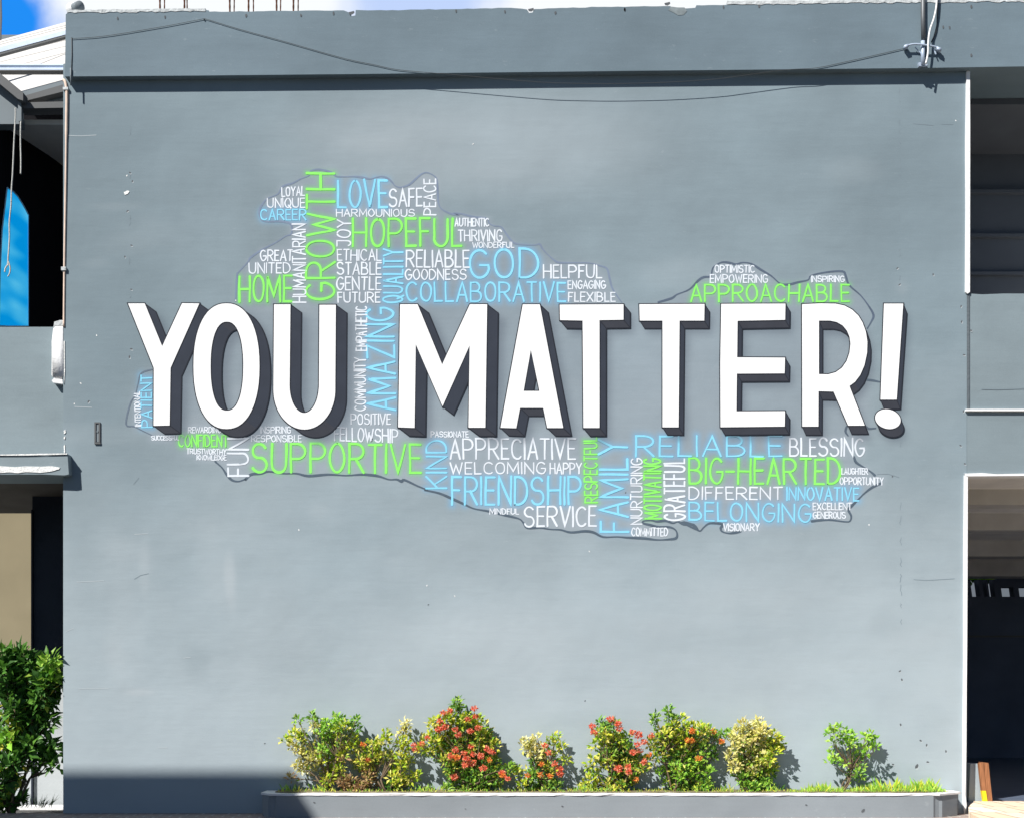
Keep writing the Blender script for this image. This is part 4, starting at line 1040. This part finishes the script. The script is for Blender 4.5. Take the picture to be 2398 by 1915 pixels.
bush('ixora_shrub', 'small two-horned planter shrub, fourth from the left, with a few coral flowers', (1275,1858),
     B_z([(300,480),(340,510),(390,460),(280,530),(320,560),(380,590),(360,530),(420,540)], 'pale', .8) + B_z([(500,480),(545,450),(530,520),(560,600),(600,530),(630,650),(440,640),(480,700),(540,720)], 'yg', .7) +
     B_z([(380,660),(370,720),(340,780),(420,800),(500,830),(560,860),(400,880),(480,890),(330,860)], 'green', .9) + B_z([(260,840),(240,760),(160,720),(220,730),(270,880)], 'yg', .7),
     [(1150+x/3.593,1600+y/3.593,p,k) for x,y,p,k in [(450,520,'c',.7),(485,585,'c',.7),(425,680,'o',.6),(535,675,'c',.6),(575,720,'c',1.),(580,760,'c',.9),(415,770,'o',.6),(495,780,'o',.6),(310,775,'o',.5)]],
     filler=160, fillbox=[(1150+x/3.593,1600+y/3.593) for x,y in [(320,620),(420,640),(560,700),(600,800),(590,900),(260,900),(300,760)]], seed=14, trunk=5, per=32)
bush('ixora_shrub', 'planter shrub right of the two-horned one, with the reddest flower heads on top', (1440,1858),
     B_z([(920,330),(960,370),(1010,350),(1030,330)], 'green', .7) + B_z([(900,420),(960,440),(1030,430),(880,510),(960,530),(1050,500),(1000,480),(1080,470),(1100,510)], 'yg', .9) + B_z([(1150,450),(1170,540),(1000,590),(940,600),(1050,590),(1100,560)], 'green', .8) +
     B_z([(860,630),(820,690),(950,690),(1010,650),(1080,660),(880,760),(830,800),(780,850),(900,860),(980,830),(850,880)], 'yg', .65) + B_z([(1060,800),(1120,720),(1180,680),(1240,620),(1240,720),(1200,800),(1100,860),(1000,890),(1280,720),(1150,620),(1160,820)], 'mix', .85),
     [(1150+x/3.593,1600+y/3.593,'c',k) for x,y,k in [(1005,300,1.1),(1065,340,1),(1080,380,.9),(855,360,1),(865,412,.9),(1240,435,1.5),(1190,410,.7),(1350,440,.7),(1285,490,.9),(1230,515,.7),(1255,565,.6),(1190,580,1),(1285,660,.9),(1070,720,1.5),(1150,700,.8),(1160,745,.8)]] + [(1150+1215/3.593,1600+805/3.593,'o',.6)],
     filler=420, fillbox=[(1150+x/3.593,1600+y/3.593) for x,y in [(900,400),(1060,420),(1220,600),(1280,720),(1180,900),(960,900),(1000,680),(960,560)]], seed=15, trunk=6)
bush('ixora_shrub', 'broad yellow-green planter shrub in the middle of the right half, orange flowers only', (1582,1858),
     B_z([(1380,280),(1375,320),(1490,225),(1500,280),(1540,300)], 'green', .7) + B_z([(1590,300),(1540,360),(1440,400),(1480,430),(1400,470),(1560,430),(1640,370),(1690,370),(1760,370),(1800,390),(1700,430),(1610,480),(1680,490),(1530,480)], 'yg', 1.0) + B_z([(1780,450),(1820,400),(1460,530),(1540,550),(1380,560),(1420,620),(1330,640),(1620,560),(1700,540),(1350,500)], 'mix', .9) +
     B_z([(1790,530),(1850,560),(1860,620),(1800,610),(1940,420),(1870,420),(2000,420),(1910,470)], 'green', .6) + B_z([(1640,640),(1740,660),(1560,700),(1640,720),(1700,770),(1600,790),(1520,770),(1800,730),(1840,750),(1500,840),(1600,870),(1700,860),(1820,850),(1560,610),(1660,600),(1430,740),(1760,890)], 'bright', .9),
     [(1150+x/3.593,1600+y/3.593,'o',k) for x,y,k in [(1690,400,.8),(1690,480,.7),(1870,405,.7),(1745,630,.8),(1940,490,.6),(1650,480,.5),(1330,600,.5)]],
     filler=480, fillbox=[(1150+x/3.593,1600+y/3.593) for x,y in [(1400,420),(1600,340),(1800,400),(1780,520),(1700,560),(1820,760),(1830,900),(1500,900),(1490,700),(1440,600)]], seed=16, trunk=7)
bush('croton_shrub', 'pale cream-yellow fan-shaped shrub, second from the right end of the planter', (1738,1858),
     C_z([(300,320),(350,340),(410,305),(460,360),(260,380),(330,390),(400,400),(230,430),(300,450),(370,470),(440,440),(440,390)], 'pale', 1.0) + C_z([(530,400),(560,430),(590,470),(510,480),(540,530),(560,500),(500,600),(520,650),(480,560)], 'yg', .85) + C_z([(240,510),(310,530),(380,540),(440,540),(200,570),(270,600),(340,610),(420,620),(460,580),(240,650),(300,660),(370,680),(450,680)], 'pale', .95) +
     C_z([(300,740),(370,740),(440,740),(510,700),(330,800),(450,800),(390,800),(500,790),(260,700)], 'green', .8),
     (), group='shrubs in the planter without flowers', seed=17, leaf=.05, trunk=9, filler=260, fillbox=[(1650+x/3.317,1600+y/3.317) for x,y in [(280,400),(560,440),(500,680),(450,830),(300,830),(250,640)]], fpal='green')
bush('young_shrub', 'thin young shrub at the right end, small green tufts on bare twisted stems', (1968,1858),
     C_z([(1000,345),(1040,340),(970,385),(1010,375)], 'bright', .7) + C_z([(1100,390),(1150,400),(1115,440),(1070,430),(1130,470),(1160,450),(1000,460)], 'bright', .8) + C_z([(1250,410),(1300,395),(1320,440),(1280,450),(1240,500),(1330,490),(1270,530)], 'bright', .75) +
     C_z([(980,545),(1010,570),(970,610),(1180,550),(1200,580),(1160,600),(1080,620)], 'bright', .6) + C_z([(1230,650),(1200,690),(1150,690),(1210,740),(1140,740)], 'green', .65),
     (), group='shrubs in the planter without flowers', seed=18, trunk=4, per=27, fpal='green', rad=.040, stem_r=.0034, twig=.06)
# the big bush at the left edge
L_z = lambda pts, pal, k=1.0: [(x/3.3425, 1400+y/3.3425, pal, k) for x, y in pts]
bush('hedge_bush', 'large dark green broad-leaved bush at the left edge beside the low wall', (32,1908),
     L_z([(10,450),(60,470),(130,470),(180,450),(220,490),(300,530),(270,570),(200,560),(150,520),(80,540),(20,560),(-60,500),(-60,620)], 'deep', 1.1) + L_z([(400,500),(380,540),(430,580),(340,580),(390,630),(300,640)], 'green', .8) + L_z([(460,690),(430,670),(420,720),(340,680),(240,650),(160,640),(100,660),(40,650),(240,750),(320,780),(180,760),(80,780),(-20,760),(360,820),(290,860),(200,860),(340,920),(250,930),(110,870),(20,860),(370,980)], 'deep', 1.0) +
     L_z([(40,1000),(80,1100),(110,1180),(20,1080),(-40,1040)], 'bright', .7) + L_z([(180,1020),(290,1000),(330,1100),(240,1140),(140,1160),(60,1230),(200,1200),(250,1220),(210,1290),(380,1160),(400,1230),(350,1250),(460,1280),(430,1200)], 'deep', .75) + L_z([(40,1320),(100,1300),(20,1420),(80,1440),(60,1540),(20,1620),(120,1600),(-40,1450)], 'deep', .9),
     (), Yc=.22, depth=.20, leaf=.115, rad=.085, per=30, filler=420, fillbox=[(x/3.3425,1400+y/3.3425) for x,y in [(-90,480),(300,520),(440,640),(360,900),(260,1000),(200,1300),(120,1500),(120,1680),(-90,1680)]], fpal='deep', group=None, seed=21, trunk=7, stem_r=.007)
# grass and weeds along the planter
lv = Leaves(); r = random.Random(5)
def tuft(px, n, h, Y=None, sp=10, pal='bright'):
    for _ in range(n):
        Yq = r.uniform(-.36, -.06) if Y is None else Y
        p = V(px + r.uniform(-sp, sp), 1858, Yq); p.z = SOIL
        d = Vector((r.gauss(0,.55), r.gauss(-.1,.4), 1)); c = r.choice(PAL[pal] + PAL['bright'] + PAL['yg'][:2])
        L_ = h*r.uniform(.3, .85)/250
        lv.leaf(p, d, Vector((0,-1,.2)) + rv(r,.3), L_, max(.006, L_*.11), c, .2)
for x in range(1845, 2215, 5): tuft(x, 15, 20 + 9*math.sin(x*.05) + 6*math.sin(x*.17) + (14 if 2090 < x < 2190 else 0) - (6 if x < 1900 else 0), sp=9)
for x in range(2060, 2110, 6): tuft(x, 4, 48, sp=8)
for x in range(690, 1845, 7): tuft(x, 4, 15, sp=8, pal='mix')
for x in (668, 690, 745, 760, 985, 1010, 1360, 1375, 1390, 1420, 1640, 1700, 1815): tuft(x, 16, 28, sp=14, pal='green')
g = solo('grass', lv, M['leaf'], 'patchy bright green grass and weeds growing in the planter soil', 'grass', kind='stuff')
lv = Leaves()
for k in range(60):
    px = r.choice((62, 70, 85, 92, 98, 104, 115, 50)) + r.uniform(-6, 6); p = V(px, 1906, .5); p.z = 0
    lv.leaf(p, Vector((r.gauss(.15,.4), r.gauss(0,.3), 1)), Vector((0,-1,.2)), r.uniform(.06,.18), .006, r.choice(PAL['deep']+[(.10,.08,.05)]), .1)
solo('weeds', lv, M['leaf'], 'thin dark weeds sprouting by the low wall at the left', 'weeds', kind='stuff')
lv = Leaves()
for k in range(1400):
    p = V(1950 + r.uniform(0, 620), r.uniform(1338, 1359), 10.6 + r.uniform(-.3,.3))
    lv.leaf(p, rv(r), rv(r), .16, .09, r.choice(PAL['bright']), .2)
solo('hedge', lv, M['leaf'], 'sunlit green hedge glimpsed through the gap atop the carport back wall', 'hedge', kind='stuff')

# ================================================================== wires, mast, ropes and small things
WY = -.0925
pts = zc(130,0,3.08,[(120,280),(300,268),(470,245),(650,215),(850,180),(1075,136)])
wp = [V(x, y, WY) for x, y in pts]
p2 = zc(130,0,3.08,[(1075,136),(1250,190),(1370,225),(1680,310)]) + zc(780,0,3.08,[(0,402),(150,440),(300,470),(470,505),(800,535),(1100,562),(1500,595),(1800,604)]) + zc(1440,0,3.08,[(0,605),(350,597),(700,575),(900,550),(1240,505),(1450,492),(1700,440),(1900,395),(2100,348)])
bm = B(); tube(bm, smooth_path(wp, 5), .0022, 6); tube(bm, smooth_path([V(x, y, WY) for x, y in p2], 4), .0024, 6)
tube(bm, [V(168,88,PAR_Y-.004), V(168.5,130,PAR_Y-.004), V(167,178,PAR_Y-.004)], .004, 6)
tube(bm, [V(478,46,PAR_Y), V(478,46,WY-.006)], .006, 6)
solo('wire', bm, M['wire'], 'thin dark wire sagging across the parapet to the mast bracket', 'wire', True)
bm = B(); tube(bm, [V(165.5,160,PAR_Y-.012), V(166,200,PAR_Y-.012)], .007, 8); tube(bm, [V(165.5,178,PAR_Y-.02), V(165.5,178,PAR_Y+.02)], .004, 6)
solo('pipe_stub', bm, M['greymd'], 'short grey pipe stub hanging over the left end of the parapet edge', 'pipe', True)

mast = thing('service_mast', 'dark service mast with a white cross bracket at the right end of the parapet', 'mast', tuple(V(2163, 155, -.14)))
bm = B(); tube(bm, [V(2161.5,-90,-.112), V(2161.5,40,-.112), V(2162.5,92,-.112)], .021, 12); obj('pole', bm, M['pole'], mast, True)
bm = B(); tube(bm, [V(2161,97,-.112), V(2161,153,-.112)], .019, 12); obj('sleeve', bm, M['steel'], mast, True)
bm = B(); tube(bm, smooth_path([V(2119,109,-.125), V(2140,104,-.135), V(2165,106,-.14), V(2185,109,-.135), V(2203,115,-.125)], 4), .009, 8)
prism(bm, [(2118,106),(2127,103),(2128,110),(2119,113)], -.14, -.10); prism(bm, [(2194,109),(2205,113),(2204,121),(2193,115)], -.14, -.10)
obj('bracket', bm, M['steel'], mast, True)
bm = B(); prism(bm, [(2150,148),(2154,146),(2172,150),(2173,154),(2152,155)], -.115, PAR_Y); tube(bm, [V(2143,111,-.112), V(2158,128,-.10)], .006, 6); tube(bm, [V(2186,115,-.112), V(2192,128,-.12)], .006, 6)
obj('clamp', bm, M['steel'], mast)
bm = B(); tube(bm, smooth_path([V(2196,-90,-.13), V(2194,0,-.13), V(2188,40,-.135), V(2178,70,-.145), V(2174,96,-.155), V(2173,125,-.145), V(2168,150,-.15)], 5), .0085, 8)
solo('service_cable', bm, M['cable_w'], 'white cable running down beside the dark service mast', 'cable', True)
bm = B(); tube(bm, smooth_path([V(2198,-60,-.10), V(2195,30,-.095), V(2193,70,-.095), V(2181,100,-.10)], 5), .006, 6)
solo('service_cable', bm, M['wire'], 'dark grey cable curving behind the white cable at the mast', 'cable', True)

fl = thing('floodlight', 'round white and grey lamp sitting on the left corner of the parapet', 'lamp', tuple(V(171, 30, .05)))
bm = B(); bmesh.ops.create_uvsphere(bm, u_segments=20, v_segments=12, radius=.055)
for v in bm.verts: v.co = V(171, 22, .05) + Vector((v.co.x*1.15, v.co.y, v.co.z*1.05))
obj('housing', bm, M['white'], fl, True)
bm = B(); tube(bm, [V(174,19,.03), V(188,16,-.02)], [.04, .05], 14); obj('shade', bm, M['greymd'], fl, True)
bm = B(); pbox(bm, 160, 28, 190, 33, .02, .09); tube(bm, [V(188,24,.0), V(190,30,.0)], .008, 6); obj('foot', bm, M['greymd'], fl)
bm = B(); prism(bm, [(-12,-60),(1,-60),(3.5,40),(1.5,93),(-12,93)], 3.0, 3.02); solo('steel_post', bm, M['greydk'], 'dark steel post cut by the upper left photo edge', 'post')

bm = B(); tube(bm, smooth_path([V(148,187,.0), V(152,191,-.006), V(155,203,-.008), V(156.5,225,-.008), V(155,330,-.008), V(153,480,-.006), V(151.5,560,-.006), V(150,700,-.004), V(149.5,765,-.004)], 5), [.0135]*20 + [.010]*21, 8)
con = thing('conduit', 'peach coloured conduit pipe running down the left corner of the mural wall', 'pipe', tuple(V(152, 765, -.03)))
obj('pipe', bm, M['pipe'], con, True)
bm = B(); pbox(bm, 147, 204, 159, 210, -.026, .02); pbox(bm, 143, 625, 154, 633, -.024, .02); obj('clip', bm, M['coping'], con)
rj2 = random.Random(9)
bm = B(); prism(bm, [(149,1008),(153.5,1006),(154,1012),(150,1016)], -.006, .0); prism(bm, [(149.5,1022),(153,1021),(152,1028),(149,1027)], -.006, .0); prism(bm, [(149,1043),(152,1040),(152.5,1058),(150,1060)], -.006, .0); prism(bm, [(149,800),(151.5,798),(152,870),(150,900)], -.006, .0)
obj('corner_chips', bm, M['chip'], bld)

mb = thing('meter_box', 'white electric box fixed to the grey balcony front beside the wall corner', 'electric box', tuple(V(136, 900, 0)))
bm = B(); prism(bm, [(124,770),(128,764),(149,763),(150,880),(148,884),(124,884),(120,880),(121,800)], -.004, .058)
bmesh.ops.bevel(bm, geom=[e for e in bm.edges], offset=.006, segments=2, affect='EDGES'); obj('cover', bm, M['white'], mb, True)
bm = B(); prism(bm, [(125,768),(127,754),(140,750),(149,750),(149,762),(128,763)], -.001, .058); obj('hood', bm, M['coping'], mb)
bm = B(); prism(bm, [(121,891),(126,886),(146,888),(147,899),(124,896)], -.003, .058); obj('foot', bm, M['white'], mb)

def rope(pts, label, tail=False):
    bm = B(); tube(bm, smooth_path([V(x, y, .40) for x, y in pts], 8), .0075, 6)
    if tail: tube(bm, smooth_path([V(19,620,.40), V(13,628,.39), V(11,638,.39)], 4), .008, 6); tube(bm, smooth_path([V(19,612,.40), V(24,628,.40), V(22,642,.40), V(18,648,.40)], 4), .007, 6)
    return solo('rope', bm, M['rope'], label, 'rope', True, 'ropes hanging from the annex eave')
rope([(36,254),(36,275),(33,330),(30,400),(27,445),(26,480),(22,520),(22,560),(19,605),(18,622)], 'longer white rope, knotted at its end, hanging in front of the blue pane', True)
rope([(48.5,286),(48,330),(49,380),(48.5,408)], 'shorter white rope hanging beside the knotted longer rope')
tr = random.Random(2)

# things in the right-hand doorway
bm = B(); prism(bm, [(2272.5,1787),(2290.5,1787),(2300,1878),(2268,1886)], .14, .30); solo('stub_wall', bm, M['grey'], 'short grey stub wall in the carport entrance beside the brown board', 'wall')
brd = thing('leaning_board', 'brown wooden board with a yellow painted foot in the carport entrance', 'board', tuple(V(2312, 1884, .1)))
bm = B(); prism(bm, [(2292.5,1787),(2303,1784),(2309,1850),(2299.5,1850)], .06, .1, 0); prism(bm, [(2303.2,1784),(2315,1785.5),(2325,1882),(2314,1884),(2309.2,1850)], .07, .22, 0); obj('plank', bm, M['wood'], brd)
bm = B(); prism(bm, [(2299.4,1850.4),(2309,1850.4),(2314,1884.5),(2305,1884.5)], .058, .1, 0); obj('yellow_foot', bm, M['yellow'], brd)
